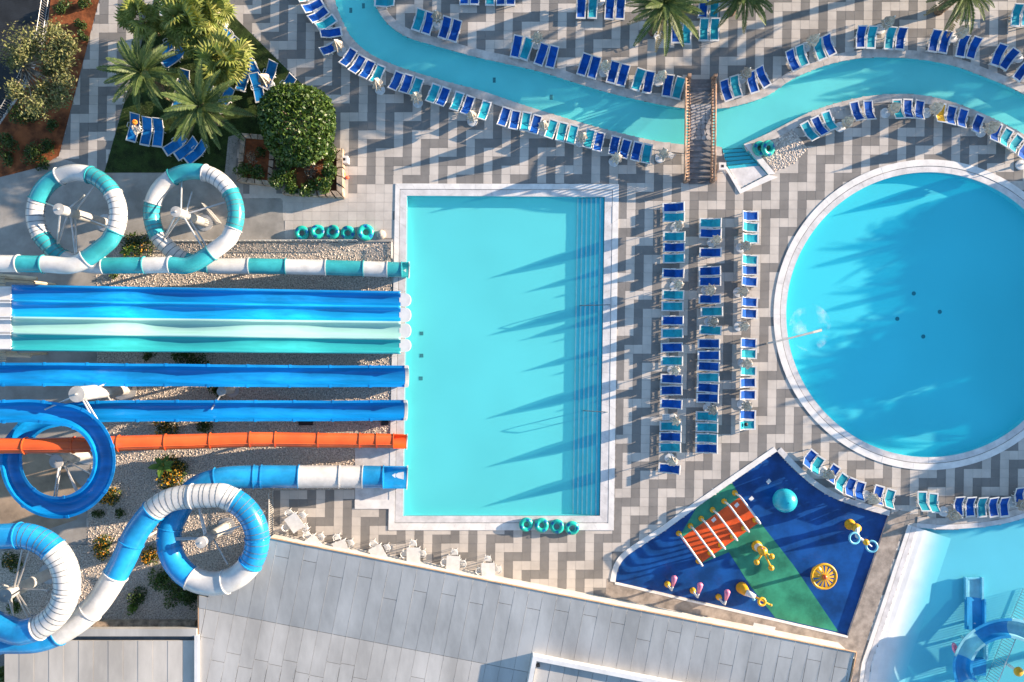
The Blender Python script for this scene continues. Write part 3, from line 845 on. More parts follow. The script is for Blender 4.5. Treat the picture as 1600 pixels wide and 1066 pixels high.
# open troughs
def trough_prof(r, lip=.13, th=.06, lift=.10):
    n = 14
    o = [(r*math.cos(PI + PI*q/n), r*math.sin(PI + PI*q/n)*.9) for q in range(n+1)]
    i = [((r-th)*math.cos(2*PI - PI*q/n), (r-th)*math.sin(2*PI - PI*q/n)*.9) for q in range(n+1)]
    return [(-r, lift-.05)] + o + [(r, lift-.05), (r+lip, lift-.05), (r+lip, lift), (r-th, lift)] + i + [(-r+th, lift), (-r-lip, lift), (-r-lip, lift-.05)]
def trough_slide(root, path, r, L, m):
    pl, ws, s = sample(path, 4)
    cur = 0; n = max(1, round(s[-1]/L)); L = s[-1]/n
    for k in range(n):
        i0, i1 = find(s, cur), find(s, cur+L-.01); cur += L
        o = autosmooth(sweep(ws, i0, i1, trough_prof(r)).build('slide_section', m, root), 45)
        if k < n-1:
            t, sd, up = frame(ws, i1)
            j = sweep(ws, i1, i1+1, [(a*1.03, b*1.03-.01) for a, b in [(r*math.cos(PI+PI*q/12), r*.9*math.sin(PI+PI*q/12)) for q in range(13)]] + [(r+.17, .06), (r+.17, .125), (r-.07, .125)] + [((r-.05)*math.cos(2*PI-PI*q/12), (r-.05)*.9*math.sin(2*PI-PI*q/12)) for q in range(13)] + [(-r+.07, .125), (-r-.17, .125), (-r-.17, .06)], caps=True)
            j.build('joint_flange', m, o)
    e = sweep(ws, len(ws)-3, len(ws)-1, [(-r-.16, .15)] + [(a*1.14, b*1.14) for a, b in [(r*math.cos(PI+PI*q/12), r*.9*math.sin(PI+PI*q/12)) for q in range(13)]] + [(r+.16, .15), (r-.07, .15)] + [((r-.07)*math.cos(2*PI-PI*q/12), (r-.07)*.9*math.sin(2*PI-PI*q/12)) for q in range(13)] + [(-r+.07, .15)], caps=True)
    e.build('end_rim', M['tube_white'], root)
t4 = tag(empty('trough_slide'), 'straight open blue trough slide between the multi lane slide and the spiral slide', 'water slide')
trough_slide(t4, [(-60, 584, 6.0), (0, 585, 5.6), (60, 585, 5.3), (130, 585, 4.5), (200, 586, 3.7), (270, 586, 3.2), (340, 587, 3.0), (410, 587.5, 2.4), (480, 588, 1.6), (550, 588, 1.0), (600, 588, .75), (638, 588, .65)], .70, 62, M['slide_blue'])
t5 = tag(empty('spiral_slide'), 'open blue trough slide winding one full circle over the orange tube', 'water slide')
trough_slide(t5, [(-60, 643, 6.9), (0, 643, 6.6), (50, 642, 6.35)] + arc((91, 720), 73, 88, -200, 6.15, 4.2, 18) + [(58, 660, 3.9), (100, 648, 3.6), (160, 643, 3.3), (230, 642, 2.9), (300, 642, 2.7), (370, 642, 2.3), (450, 642, 1.5), (530, 642, .95), (600, 641, .7), (636, 641, .65)], .66, 60, M['slide_blue'])

# four lane slide
ml = tag(empty('multi_lane_slide'), 'four lane racing slide in two blues, pale mint and teal with white end scoops', 'water slide')
prof_h = catmull([(18, 4.6), (60, 4.55), (120, 4.3), (170, 3.9), (230, 3.0), (280, 2.75), (330, 2.7), (380, 2.5), (440, 1.85), (500, 1.15), (550, .85), (600, .66), (626, .6)], 6)
def y_at(x, k):
    L_ = (447, 470.5, 497, 520.5, 546.5); R_ = (457.5, 480, 504.5, 529, 551)
    t = (x-18)/608.0
    return L_[k] + (R_[k]-L_[k])*t
lm = [M['slide_blue'], M['slide_mid'], M['slide_mint'], M['slide_teal']]
for k in range(4):
    # split every lane in bolted lengths
    n_ = len(prof_h)
    seg = [0, int(n_*.27), int(n_*.52), int(n_*.76), n_-1]
    for a, b in zip(seg[:-1], seg[1:]):
        mb = MB(); m = 11
        for i in range(a, b+1):
            x, h = prof_h[i]
            ya, yb = y_at(x, k)+2.2, y_at(x, k+1)-2.2
            for q in range(m):
                t = q/(m-1); dz = .30*(abs(2*t-1)**3.2)
                mb.v.append(tuple(W(x, ya+(yb-ya)*t, h+dz)))
        for i in range(b-a):
            for q in range(m-1): mb.f.append((i*m+q, i*m+q+1, (i+1)*m+q+1, (i+1)*m+q))
        mb.build('lane_section', lm[k], ml, smooth=True)
    sc = MB()
    x1, h1 = prof_h[-1]; ya, yb = y_at(626, k)+1.0, y_at(626, k+1)-1.0
    pts = [(x1-2, ya), (634, ya)] + [(634+8*math.cos(a), (ya+yb)/2 + (yb-ya)/2*math.sin(a)) for a in [-PI/2 + PI*q/12 for q in range(13)]] + [(634, yb), (x1-2, yb)]
    sc.prism(w2(pts, h1), h1-.25, h1+.02)
    sc.build('end_scoop', M['white'], ml)
    st = MB()
    yc0, yc1 = y_at(18, k)+2, y_at(18, k+1)-2
    st.prism(w2([(-14, yc0), (17, yc0), (17, yc1), (-14, yc1)], 4.7), 4.3, 4.72)
    for yy in (yc0, yc1): st.prism(w2([(-14, yy-1.2), (17, yy-1.2), (17, yy+1.2), (-14, yy+1.2)], 5.0), 4.3, 5.05)
    st.build('start_tub', M['white'], ml)
dm = [M['slide_blue'], M['slide_mid'], M['slide_mint'], M['slide_mint'], M['slide_teal']]  # paler inner divider colours imitate highlights along the ridges
for k in range(5):
    mb = MB()
    pr = [(-2.4, .27), (-2.2, .36), (-1.0, .44), (1.0, .44), (2.2, .36), (2.4, .27), (2.0, .10), (-2.0, .10)]
    m = len(pr)
    for x, h in prof_h:
        for dy, dz in pr: mb.v.append(tuple(W(x, y_at(x, k)+dy, h+dz)))
    for i in range(len(prof_h)-1):
        for q in range(m): mb.f.append((i*m+q, (i+1)*m+q, (i+1)*m+(q+1) % m, i*m+(q+1) % m))
    mb.f.append(tuple(range(m))); mb.f.append(tuple((len(prof_h)-1)*m+q for q in reversed(range(m))))
    mb.build('lane_divider', dm[k], ml, smooth=True)
for x in (70, 190, 310, 430, 530):
    h = [hh for xx, hh in prof_h if xx >= x][0]
    for yy in (475, 525):
        p = W(x, yy, h-.4); MB().bar((p.x, p.y, 0), (p.x, p.y, h-.4), .10).build('support_post', M['steel_white'], ml)
    a, b = W(x, 456, h-.42), W(x, 541, h-.42)
    MB().bar(a, b, .09).build('cross_beam', M['steel_white'], ml)

# steel masts that carry the rings
def mast(top, h, r, arms, label, disc=False):
    bx = W(top[0], top[1], h)
    rt_ = tag(empty('slide_mast', (bx.x, bx.y, 0)), label, 'support mast', 'steel masts carrying the slide rings')
    MB().bar((0, 0, 0), (0, 0, h), r, 18).build('mast_pole', M['steel_white'], rt_)
    MB().lathe([(r*1.9, 0), (r*1.9, .05), (r*1.1, .07)], n=14).build('base_plate', M['steel'], rt_)
    MB().lathe([(r+.05, h-.02), (r+.05, h+.03), (.07, h+.06), (.05, h+.2)], n=18).build('mast_cap', M['steel_white'], rt_)
    for (ph, tx, ty, th) in arms:
        q = W(tx, ty, th)
        MB().bar((0, 0, ph), (q.x-bx.x, q.y-bx.y, th), .065, 8).build('strut', M['steel'], rt_)
    return rt_
mast((92, 327), 6.2, .36, [(6.0, 88, 392, 4.5), (5.0, 86, 394, 4.4), (4.2, 120, 395, 5.2), (4.8, 118, 397, 5.1), (4.4, 152, 285, 5.0), (5.2, 66, 315, 4.9), (3.9, 172, 356, 5.3), (5.4, 132, 305, 4.2)], 'white steel mast inside the teal ring nearest the road')
mast((275, 331), 5.2, .34, [(5.0, 248, 388, 2.6), (4.2, 246, 390, 2.5), (4.2, 316, 386, 3.4), (3.2, 322, 384, 3.3), (4.4, 284, 284, 3.2), (3.9, 352, 316, 3.5), (3.6, 300, 300, 2.9)], 'white steel mast inside the teal ring nearest the planter')
mast((120, 616), 6.6, .52, [(6.3, 146, 655, 5.4), (6.0, 156, 662, 5.3), (6.2, 70, 640, 5.9), (3.0, 175, 630, 3.0), (5.9, 165, 600, 4.0)], 'stout white steel mast between the two blue trough slides')
mast((88, 721), 4.0, .46, [(3.6, 84, 780, 4.3), (3.4, 88, 780, 4.2), (3.2, 120, 770, 4.6), (3.3, 122, 768, 4.5), (3.1, 142, 740, 4.7), (3.2, 50, 700, 3.9)], 'short white steel mast inside the blue spiral slide')
mast((8, 931), 5.2, .42, [(5.0, 24, 972, 6.0), (4.6, 22, 975, 6.0), (4.0, 50, 962, 6.2), (4.2, 46, 968, 6.2), (4.0, 46, 860, 6.6), (4.3, 35, 858, 6.5), (3.8, -25, 905, 6.6), (3.6, 75, 922, 6.7)], 'white steel mast inside the wide ring nearest the lower roof')
mast((314, 848), 5.0, .36, [(3.6, 246, 841, 4.3), (3.8, 243, 845, 4.2), (4.2, 311, 795, 4.1), (3.8, 312, 792, 4.0), (3.4, 340, 826, 2.0), (3.0, 356, 882, 3.9), (3.2, 375, 822, 4.0)], 'white steel mast inside the wide ring beside the large roof')
mast((346, 612), 2.2, .30, [(1.9, 330, 640, 2.2), (1.9, 330, 590, 2.2)], 'low banded steel mast in the shade between the blue trough slides')
# simple posts under the straight runs (part of their slides)
for root, px, py, h in ((t4, 330, 587, 2.3), (t4, 470, 588, .95), (t5, 330, 642, 1.85), (t5, 480, 642, .6), (t5, 230, 642, 2.2), (t4, 150, 585, 3.6), (t3, 250, 691, 3.1), (t3, 420, 687, 1.7), (t1, 410, 416, 1.25), (t1, 500, 418, .65), (t1, 220, 415, 3.65), (t2, 420, 745, 1.4), (t2, 500, 745, .7), (t2, 205, 852, 4.1), (t2, 130, 962, 4.3)):
    p = W(px, py, h); MB().bar((p.x, p.y, 0), (p.x, p.y, h), .11, 10).build('support_post', M['steel_white'], root)

# tower frame where the slides begin
tw = tag(empty('slide_tower'), 'cream timber beams of the slide tower at the head of the four lane slide', 'tower')
for (a, b, h) in (((-60, 426), (58, 436), 3.4), ((-60, 433), (52, 440), 3.2), ((-60, 552), (48, 556), 3.2)):
    MB().bar(W(*a, h), W(*b, h), .16, 4).build('beam', M['cream'], tw)
for i in range(5):
    MB().bar(W(-20, 430+i*3.6, 3.7), W(8, 431+i*3.6, 3.7), .06, 4).build('stair_tread', M['cream'], tw)
for i in range(5):
    MB().bar(W(-20, 549+i*3.6, 3.7), W(10, 549+i*3.6, 3.7), .06, 4).build('stair_tread', M['cream'], tw)
for (x, y) in ((22, 437), (45, 440), (-20, 430), (-20, 552), (30, 554)):
    p = W(x, y, 3.3); MB().bar((p.x, p.y, 0), (p.x, p.y, 3.3), .11, 4).build('tower_post', M['cream'], tw)
# ------------------------------------------------------------------ buildings
E_, N_ = (.9815, .1914), (-.1914, .9815)
def bpt(P, u, v): return (P[0]+E_[0]*u+N_[0]*v, P[1]+E_[1]*u+N_[1]*v)
bl = tag(empty('pool_building'), 'long pavilion with a large pale grey sheet metal roof below the rectangular pool', 'building')
P0 = (412, 840)
VB = 128                                  # the fold of the roof
def roof_h(v): return 3.3 - max(0, min(v, VB))/20*.174
rr = random.Random(9)
SW = 22.3
k = -4
while k*SW < 942:
    u0, u1 = k*SW, min((k+1)*SW, 941)
    v0 = 0 if k >= 0 else 50 + (-(u0+u1)/2)*.75
    cuts = [v0]
    for v in (rr.uniform(22, 60) if k % 2 else None, VB, rr.uniform(165, 210), 285):
        if v and v > cuts[-1]+12: cuts.append(v)
    for a, b in zip(cuts[:-1], cuts[1:]):
        poly = [bpt(P0, u0, a), bpt(P0, u1-.8, a), bpt(P0, u1-.8, b-.7), bpt(P0, u0, b-.7)]
        poly = clip(clip(poly, -1, 0, -311), 0, 1, 1105)
        if len(poly) < 3: continue
        def hv(p): return roof_h((p[0]-P0[0])*N_[0]+(p[1]-P0[1])*N_[1])
        mb = MB(); n = len(poly)
        ws = [W(p[0], p[1], hv(p)) for p in poly]
        ar = sum(ws[i].x*ws[(i+1) % n].y-ws[(i+1) % n].x*ws[i].y for i in range(n))
        if ar < 0: ws.reverse()
        mb.v = [tuple(p) for p in ws] + [(p.x, p.y, p.z-.05) for p in ws]
        mb.f = [tuple(range(n))] + [(i, n+i, n+(i+1) % n, (i+1) % n) for i in range(n)]
        mb.build('roof_panel', M['roof'], bl)
        # standing seam along the panel's edge
        A, B = bpt(P0, u1-.2, a), bpt(P0, u1-.2, b)
        if A[0] > 312 and B[0] > 312:
            B = (B[0], min(B[1], 1105))
            a3, b3 = W(*A, hv(A)-.016), W(*B, hv(B)-.016)
            MB().bar(a3, b3, .02, 4).build('roof_seam', M['roof'], bl)
    k += 1
# trim along the eaves, walls under the roof
def trimbar(P, u0, v0, u1, v1, h0, h1, r, m, nm, root):
    MB().bar(W(*bpt(P, u0, v0), h0), W(*bpt(P, u1, v1), h1), r, 4).build(nm, m, root)
trimbar(P0, 0, -1.2, 943, -1.2, 3.3, 3.3, .065, M['roof_trim'], 'eaves_trim', bl)
trimbar(P0, 943, -1, 943, VB, 3.3, roof_h(VB), .065, M['roof_trim'], 'eaves_trim', bl)
trimbar(P0, 943, VB, 943, 290, roof_h(VB), roof_h(VB), .065, M['roof_trim'], 'eaves_trim', bl)
MB().bar(W(310.5, 931, 2.1), W(310.5, 1105, 2.1), .09, 4).build('eaves_trim', M['roof_trim'], bl)
wp = [bpt(P0, 4, 5), bpt(P0, 938, 5), bpt(P0, 938, 280), (316, 1105), (316, 940), (402, 908)]
wl = MB(); wq = w2(wp, 2.5)
for i in range(len(wq)):
    a, b = wq[i], wq[(i+1) % len(wq)]
    def top(p):
        x, y = p[0]*20*60/57.5+800, 533-p[1]*20*60/57.5
        return roof_h((x-P0[0])*N_[0]+(y-P0[1])*N_[1]) - .08
    wl.quad((a[0], a[1], 0), (b[0], b[1], 0), (b[0], b[1], top(b)), (a[0], a[1], top(a)))
wl.build('wall', M['plaster'], bl)
# raised roof box on the pavilion
PX = (833, 1025)
rx = tag(empty('roof_box'), 'raised flat roofed box with a white parapet standing on the large grey roof', 'roof box')
hb = 3.05
def boxring(u0, v0, u1, v1, w, z0, z1):
    for q in ([(u0, v0), (u1, v0), (u1, v0+w), (u0, v0+w)], [(u0, v0+w), (u0+w, v0+w), (u0+w, v1), (u0, v1)], [(u1-w, v0+w), (u1, v0+w), (u1, v1), (u1-w, v1)]):
        MB().prism(w2([bpt(PX, *p) for p in q], z1), z0, z1).build('parapet', M['white'], rx)
boxring(0, 0, 330, 110, 7, 2.0, hb)
for i in range(14):
    u0 = 8 + i*22.5
    MB().prism(w2([bpt(PX, u0, 8), bpt(PX, u0+22, 8), bpt(PX, u0+22, 110), bpt(PX, u0, 110)], 2.9), 2.0, 2.72 + (i % 2)*.012).build('roof_panel', M['roof'], rx)
p = W(*bpt(PX, 10, 12), 2.75)
tag(MB().box((p.x, p.y, 2.86), (.28, .2, .24), .2).build('floodlight', M['black']), 'small black floodlight in the corner of the raised roof box', 'lamp')
# lower roof in the corner
lr = tag(empty('low_building'), 'low building with a pale cream sheet roof in the bottom corner below the slides', 'building')
for i in range(13):
    x0 = 7 + i*23.2; x1 = min(x0+22.8, 307)
    MB().prism(w2([(x0, 1001), (x1, 1001), (x1, 1110), (x0, 1110)], 2.2), 2.12, 2.2 + .012*(i % 2)).build('roof_panel', M['roof_warm'], lr)
MB().prism(w2([(98, 983), (307, 983), (307, 994.5), (98, 994.5)], 2.35), 1.9, 2.35).build('gutter_board', M['roof'], lr)
MB().prism(w2([(98, 995), (307, 995), (307, 1000), (98, 1000)], 2.0), 1.9, 2.0).build('gutter', M['rib'], lr)
MB().prism(w2([(303, 994), (309, 994), (309, 1110), (303, 1110)], 2.5), 1.9, 2.42).build('parapet', M['white'], lr)
MB().prism(w2([(12, 1006), (302, 1006), (302, 1108), (12, 1108)], 2.1), 0, 2.1).build('wall', M['plaster'], lr)
tag(MB().prism(w2([(150, 968), (308, 968), (308, 979), (150, 979)]), 0, .5).build('retaining_wall', M['planter_stone']), 'low stone wall at the foot of the shrubs by the low roof', 'wall')
tag(MB().prism(w2([(150, 374.5), (613, 374.5), (613, 378), (150, 378)]), -.1, .12).build('kerb_wall', M['concrete']), 'thin concrete kerb between the path and the gravel bed', 'kerb')
# unseen block added beyond the right edge to throw shade on the round pool
hw = tag(empty('shade_block'), 'unseen flat roofed block added beyond the round pool to shade it', 'building')
MB().prism([tuple(p[:2]) for p in (W(1845, 245), W(2250, 245), W(2250, 640), W(1845, 640))], 0, 3.3).build('wall', M['plaster'], hw)
MB().prism([tuple(p[:2]) for p in (W(1837, 237), W(2258, 237), W(2258, 648), W(1837, 648))], 3.3, 3.5).build('roof_slab', M['roof'], hw)

# ------------------------------------------------------------------ planters
def planter(poly, h, t, label):
    o = tag(empty('planter'), label, 'planter')
    inner = offset_line(poly, -t, True)
    for i in range(len(poly)):
        j = (i+1) % len(poly)
        a, b = poly[i], poly[j]; d, c = inner[i], inner[j]
        n = max(2, int(math.dist(a, b)/13))
        for q in range(n):
            t0, t1 = q/n, (q+1)/n - .03
            MB().prism(w2([lerp(a, b, t0), lerp(a, b, t1), lerp(d, c, t1), lerp(d, c, t0)], h), 0, h + rr.uniform(-.03, .03)).build('wall_stone', M['planter_stone'], o)
    MB().prism(w2(inner, h), 0, h-.22).build('planting_soil', M['soil'], o)
    return o
planter(PLANTER1, .8, 7, 'narrow stone walled planter with sparse plants beside the round clipped tree')
planter(PLANTER2, .9, 9, 'square stone walled planter full of green shrubs below the round clipped tree')

# ------------------------------------------------------------------ footbridge
br = tag(empty('footbridge', (0, 0, 0)), 'arched footbridge with wooden balustrades and a flagstone middle crossing the lazy river', 'bridge')
def arch(y):          # deck height along the bridge
    t = (y-122)/160.0
    return .12 + 1.4*math.sin(PI*max(0, min(1, t)))**.8 if 0 < t < 1 else .12
XL, XR = 1079, 1111.5
def deckx(y, side):   # straight bridge, plan on the ground, slightly skewed
    t = (y-122)/160.0
    return (XL - 2*t if side < 0 else XR - 1.5*t)
y = 124.0; i = 0
while y < 281:
    mid = 162 < y < 219
    st = 6.4 if y < 162 else 8.6
    if mid: y = 219; continue
    h = arch(y + st/2)
    MB().prism(w2([(deckx(y, -1), y), (deckx(y, 1), y), (deckx(y+st, 1), y+st-.3), (deckx(y+st, -1), y+st-.3)], h), h-.22, h).build('step', M['tread'], br)
    y += st
hm = arch(190)
MB().prism(w2([(XL, 162), (XR, 162), (XR-1, 219), (XL-1, 219)], hm), hm-.3, hm-.04).build('deck_bed', M['grout'], br)
fs = MB(); nx, ny = 4, 7
gp = {}
for a in range(nx+1):
    for b in range(ny+1):
        jx = 0 if a in (0, nx) else rr.uniform(-2, 2); jy = 0 if b in (0, ny) else rr.uniform(-2, 2)
        gp[a, b] = (XL + (XR-XL)*a/nx + jx, 163 + 55.5*b/ny + jy)
for a in range(nx):
    for b in range(ny):
        q = [gp[a, b], gp[a+1, b], gp[a+1, b+1], gp[a, b+1]]
        cx, cy = sum(p[0] for p in q)/4, sum(p[1] for p in q)/4
        hull = []
        for e in range(4):
            p1_, p2_ = q[e], q[(e+1) % 4]
            for t in (.28, .75): hull.append(lerp(p1_, p2_, t + rr.uniform(-.12, .12)))
        q = [(cx+(p[0]-cx)*.93, cy+(p[1]-cy)*.93) for p in hull]
        MB().prism(w2(q, hm), hm-.05, hm + rr.uniform(-.008, .012)).build('flagstone', M['flag'], br)
for side in (-1, 1):
    def rp(y, dz): return W(deckx(y, side) + side*(.8 + 6.5*dz), y, arch(y)+dz)
    ys = [121 + 162*q/24 for q in range(25)]
    rl = MB()
    for dx in (0,):
        rl.tube([rp(yy, .98) for yy in ys], .075, 6)
    rl.build('handrail', M['wood'], br)
    MB().tube([rp(yy, .16) for yy in ys], .08, 6).build('bottom_rail', M['wood'], br)
    MB().tube([W(deckx(yy, side) + side*1.2, yy, arch(yy)-.10) for yy in ys], .11, 6).build('stringer', M['wood'], br)
    for q in range(34):
        yy = 123.5 + 157*q/33
        a, b = rp(yy, .14), rp(yy, .98)
        MB().bar(a, b, .045, 4).build('baluster', M['wood'], br)
    for yy in (121.5, 282):
        a = rp(yy, .5); MB().box((a.x, a.y, .62), (.24, .24, 1.25)).build('newel_post', M['wood'], br)

# ------------------------------------------------------------------ railings
def ladder(p, q, h, n, label, m=None, w=.0, rungs='up', z0=0.0, r=.035):
    m = m or M['steel_white']
    a, b = W(*p), W(*q)
    o = tag(empty('railing', a), label, 'railing')
    d = b - a
    for hh in (h, z0+.12): MB().bar((0, 0, hh), (d.x, d.y, hh), r, 6).build('rail', m, o)
    me = MB().bar((0, 0, z0), (0, 0, h), r*.7, 5).mesh('baluster', m)
    for i in range(n+1): link('baluster', me, o, (d.x*i/n, d.y*i/n, 0))
    return o
ladder((427, 766), (427, 842), 1.1, 22, 'white upright railing at the edge of the gravel beside the cafe tables')
ladder((80, -20), (68, 55), .9, 20, 'grey roadside railing at the top of the red flower bed', M['steel'], r=.02)
ladder((68, 56), (38, 128), .9, 18, 'grey roadside railing under the sprawling tree', M['steel'], r=.02)
ladder((37, 130), (0, 196), .9, 18, 'grey roadside railing below the sprawling tree', M['steel'], r=.02)
ladder((240, 377), (560, 377), .75, 40, 'long thin railing along the path above the gravel')
ladder((323, 321), (346, 349), 1.0, 11, 'short white railing beside the teal ring and the path')
ladder((613, 379), (613, 404), .5, 12, 'short white slatted railing by the corner of the rectangular pool')
ladder((1602, 922), (1544, 1064), 1.0, 34, 'long grey railing standing in the paddling pool behind the small slide', M['steel'], z0=-.4)
for (x0, y0, x1, y1, lb) in ((906, 477.5, 953, 476.5, 'upper'), (911, 642, 949, 644, 'lower')):
    o = MB().tube([W(x0, y0, -.3), W(x0, y0, .55), W(x0+4, y0, .8), W((x0+x1)/2, (y0+y1)/2, .85), W(x1-3, y1, .85), W(x1, y1, .6), W(x1, y1, .0)], .035, 8).build('pool_handrail', M['dark_steel'])
    tag(o, f'slim steel handrail over the pool steps, the {lb} of the pair', 'handrail', 'handrails on the pool steps')
sp_ = MB().tube([W(1198, 537, .0), W(1202, 536, 1.1), W(1212, 534, 1.35), W(1240, 527, 1.35), W(1270, 519.5, 1.3), W(1283, 516, 1.1)], [.07]*4 + [.09, .12], 8)
tag(sp_.build('water_spout', M['steel_white']), 'slim white spout pipe reaching over the edge of the round pool', 'spout')
# ------------------------------------------------------------------ sun loungers
def ordinal(n):
    w = ['first', 'second', 'third', 'fourth', 'fifth', 'sixth', 'seventh', 'eighth', 'ninth', 'tenth', 'eleventh', 'twelfth', 'thirteenth', 'fourteenth', 'fifteenth', 'sixteenth', 'seventeenth', 'eighteenth', 'nineteenth', 'twentieth', 'twenty first', 'twenty second', 'twenty third', 'twenty fourth', 'twenty fifth', 'twenty sixth', 'twenty seventh', 'twenty eighth', 'twenty ninth', 'thirtieth']
    return w[n-1]
def sling(y0, z0, y1, z1, w, sag, n=6):
    """a taut fabric panel with a slight hollow, two sided with real thickness"""
    mb = MB(); m = 5
    for th in (0, -.018):
        for i in range(n+1):
            t = i/n
            for j in range(m):
                s = j/(m-1)
                d = sag*math.sin(PI*t)*.6 + sag*math.sin(PI*s)
                mb.v.append((-w/2+w*s, y0+(y1-y0)*t, z0+(z1-z0)*t - d + th))
    for i in range(n):
        for j in range(m-1):
            a = i*m+j
            mb.f.append((a, a+1, a+m+1, a+m))
            o = (n+1)*m
            mb.f.append((o+a, o+a+m, o+a+m+1, o+a+1))
    return mb
def lounger_meshes(half, w, hinge, rise, backlen, sling_m, rail=.042, round_=False):
    """meshes of one lounger: foot at -y, head at +y"""
    zs = .36
    fm = MB()
    for sx in (-1, 1):
        fm.box((sx*(w/2), (-half+hinge)/2, zs), (rail*2, half+hinge, .06))
    fm.box((0, -half+.03, zs), (w+rail*2, .12, .07))
    fm.box((0, hinge, zs-.09), (w, .05, .05))
    ca, sa = math.cos(rise), math.sin(rise)
    bf = MB()
    for sx in (-1, 1):
        bf.bar((sx*w/2, hinge, zs), (sx*w/2, hinge+ca*backlen, zs+sa*backlen), rail, 6)
    bf.bar((-w/2-rail, hinge+ca*backlen, zs+sa*backlen), (w/2+rail, hinge+ca*backlen, zs+sa*backlen), rail*1.2, 6)
    if round_:
        for sx in (-1, 1):
            fm.tube([(sx*(w/2+.05), hinge-.25, zs+.02), (sx*(w/2+.09), hinge-.2, zs+.24), (sx*(w/2+.09), hinge+.1, zs+.26), (sx*(w/2+.05), hinge+.15, zs)], .028, 6)
    else:
        for sx in (-1, 1): fm.box((sx*(w/2+.03), hinge-.12, zs+.14), (.055, .36, .035)); 
        for sx in (-1, 1): fm.box((sx*(w/2+.03), hinge-.27, zs+.07), (.05, .05, .14)); fm.box((sx*(w/2+.03), hinge+.04, zs+.07), (.05, .05, .14))
    seat = sling(-half+.08, zs+.02, hinge+.015, zs+.015, w-rail*1.6, .025)
    back = sling(hinge+.005, zs+.018, hinge+ca*(backlen-.05), zs+.02+sa*(backlen-.05), w-rail*1.6, .02)
    leg = MB().box((0, 0, zs/2), (.06, .06, zs))
    prop = MB()
    for sx in (-1, 1): prop.bar((sx*(w/2-.03), hinge+ca*backlen*.55, zs+sa*backlen*.55), (sx*(w/2-.03), hinge+.32, zs-.1), .022, 5)
    W_ = M['white_plastic']
    return dict(frame=fm.mesh('frame', W_), back_frame=bf.mesh('back_frame', W_), seat=seat.mesh('seat', sling_m, True), backrest=back.mesh('backrest', sling_m, True), leg=leg.mesh('leg', W_), back_prop=prop.mesh('back_prop', W_), legs=[(sx*w/2, yy) for sx in (-1, 1) for yy in (-half+.12, hinge-.02)])
LM = {}
for nm, args in {'deck': (.84, .66, .10, R(38), .76), 'steep': (.80, .68, .08, R(50), .80), 'low': (.82, .66, .12, R(34), .76)}.items():
    for c in ('B', 'T', 'Y'):
        LM[nm, c] = lounger_meshes(*args, {'B': M['sling_blue'], 'T': M['sling_teal'], 'Y': M['sling_yellow']}[c])
LM['lawn', 'L'] = lounger_meshes(1.08, .74, .15, R(30), 1.0, M['sling_lawn'], .03, True)
protos = {}
def lounger(px, py, head, style, label, group):
    """head: plan direction (dx, dy; y down) in which the backrest lies"""
    k = style
    p = W(px, py, .36)
    rz = math.atan2(-head[1], head[0]) - PI/2
    if k not in protos:
        L = LM[k]
        o = empty('sun_lounger')
        for part in ('frame', 'back_frame', 'seat', 'backrest', 'back_prop'): link(part, L[part], o)
        for x, y in L['legs']: link('leg', L['leg'], o, (x, y, 0))
        protos[k] = o
    else:
        o = dup_tree(protos[k])
    o.location = (p.x, p.y, 0); o.rotation_euler = (0, 0, rz)
    return tag(o, label, 'sun lounger', group)
CN = {'B': 'blue', 'T': 'turquoise', 'Y': 'yellow covered', 'L': 'blue'}
rl_ = random.Random(21)
def row(items, side, style, where, group, fixed=None, colname=None):
    """items: (px, py, colour); heads on the given side of the row (+1 left of travel, -1 right)"""
    pts = [(a[0], a[1]) for a in items]
    tot = {}
    for a in items: tot[a[2]] = tot.get(a[2], 0) + 1
    cnt = {}
    for i, (x, y, c) in enumerate(items):
        a, b = pts[max(i-1, 0)], pts[min(i+1, len(pts)-1)]
        if fixed: hd = fixed
        else:
            dx, dy = b[0]-a[0], b[1]-a[1]; l = math.hypot(dx, dy)
            hd = (dy/l*side, -dx/l*side)
        w = rl_.uniform(-.05, .05)
        hd = (hd[0]*math.cos(w)-hd[1]*math.sin(w), hd[0]*math.sin(w)+hd[1]*math.cos(w))
        cnt[c] = cnt.get(c, 0) + 1
        cn = (colname or CN)[c]
        lab = f'the only {cn} sun lounger {where}' if tot[c] == 1 else f'{ordinal(cnt[c])} {cn} sun lounger {where}'
        if lab.startswith('the only'): lab = lab[4:]
        lounger(x, y, hd, (style, c), lab, group)

g = 'sun loungers standing round the pools'
row([(1052.5, 324.5, 'B'), (1053, 340, 'T'), (1053.5, 370, 'T'), (1053.5, 387, 'B'), (1053, 404, 'T'), (1052, 427.5, 'B'), (1052, 461, 'T'), (1051, 479, 'T'), (1051, 501, 'B'), (1050.5, 521, 'T'), (1050, 543, 'B'), (1050, 564, 'T'), (1049.5, 592, 'B'), (1049, 610, 'B'), (1049, 631, 'B'), (1048, 666, 'T'), (1047.5, 682.5, 'B'), (1047, 699, 'T'), (1046, 732, 'B')],
    1, 'deck', 'from the top in the column nearest the rectangular pool', g, (1, .02))
row([(1110, 349, 'T'), (1110, 365, 'B'), (1110, 395, 'B'), (1109, 424, 'B'), (1109, 440, 'B'), (1109, 467.5, 'B'), (1112, 487, 'T'), (1110, 516, 'T'), (1107.5, 537, 'B'), (1107.5, 555.5, 'B'), (1107, 572.5, 'B'), (1106.5, 590, 'T'), (1106, 606, 'B'), (1105.5, 622, 'B'), (1104.5, 650.5, 'T'), (1104.5, 667.5, 'T'), (1104, 684.5, 'T'), (1104, 700.5, 'B')],
    1, 'deck', 'from the top in the middle of the three columns', g, (1, .02))
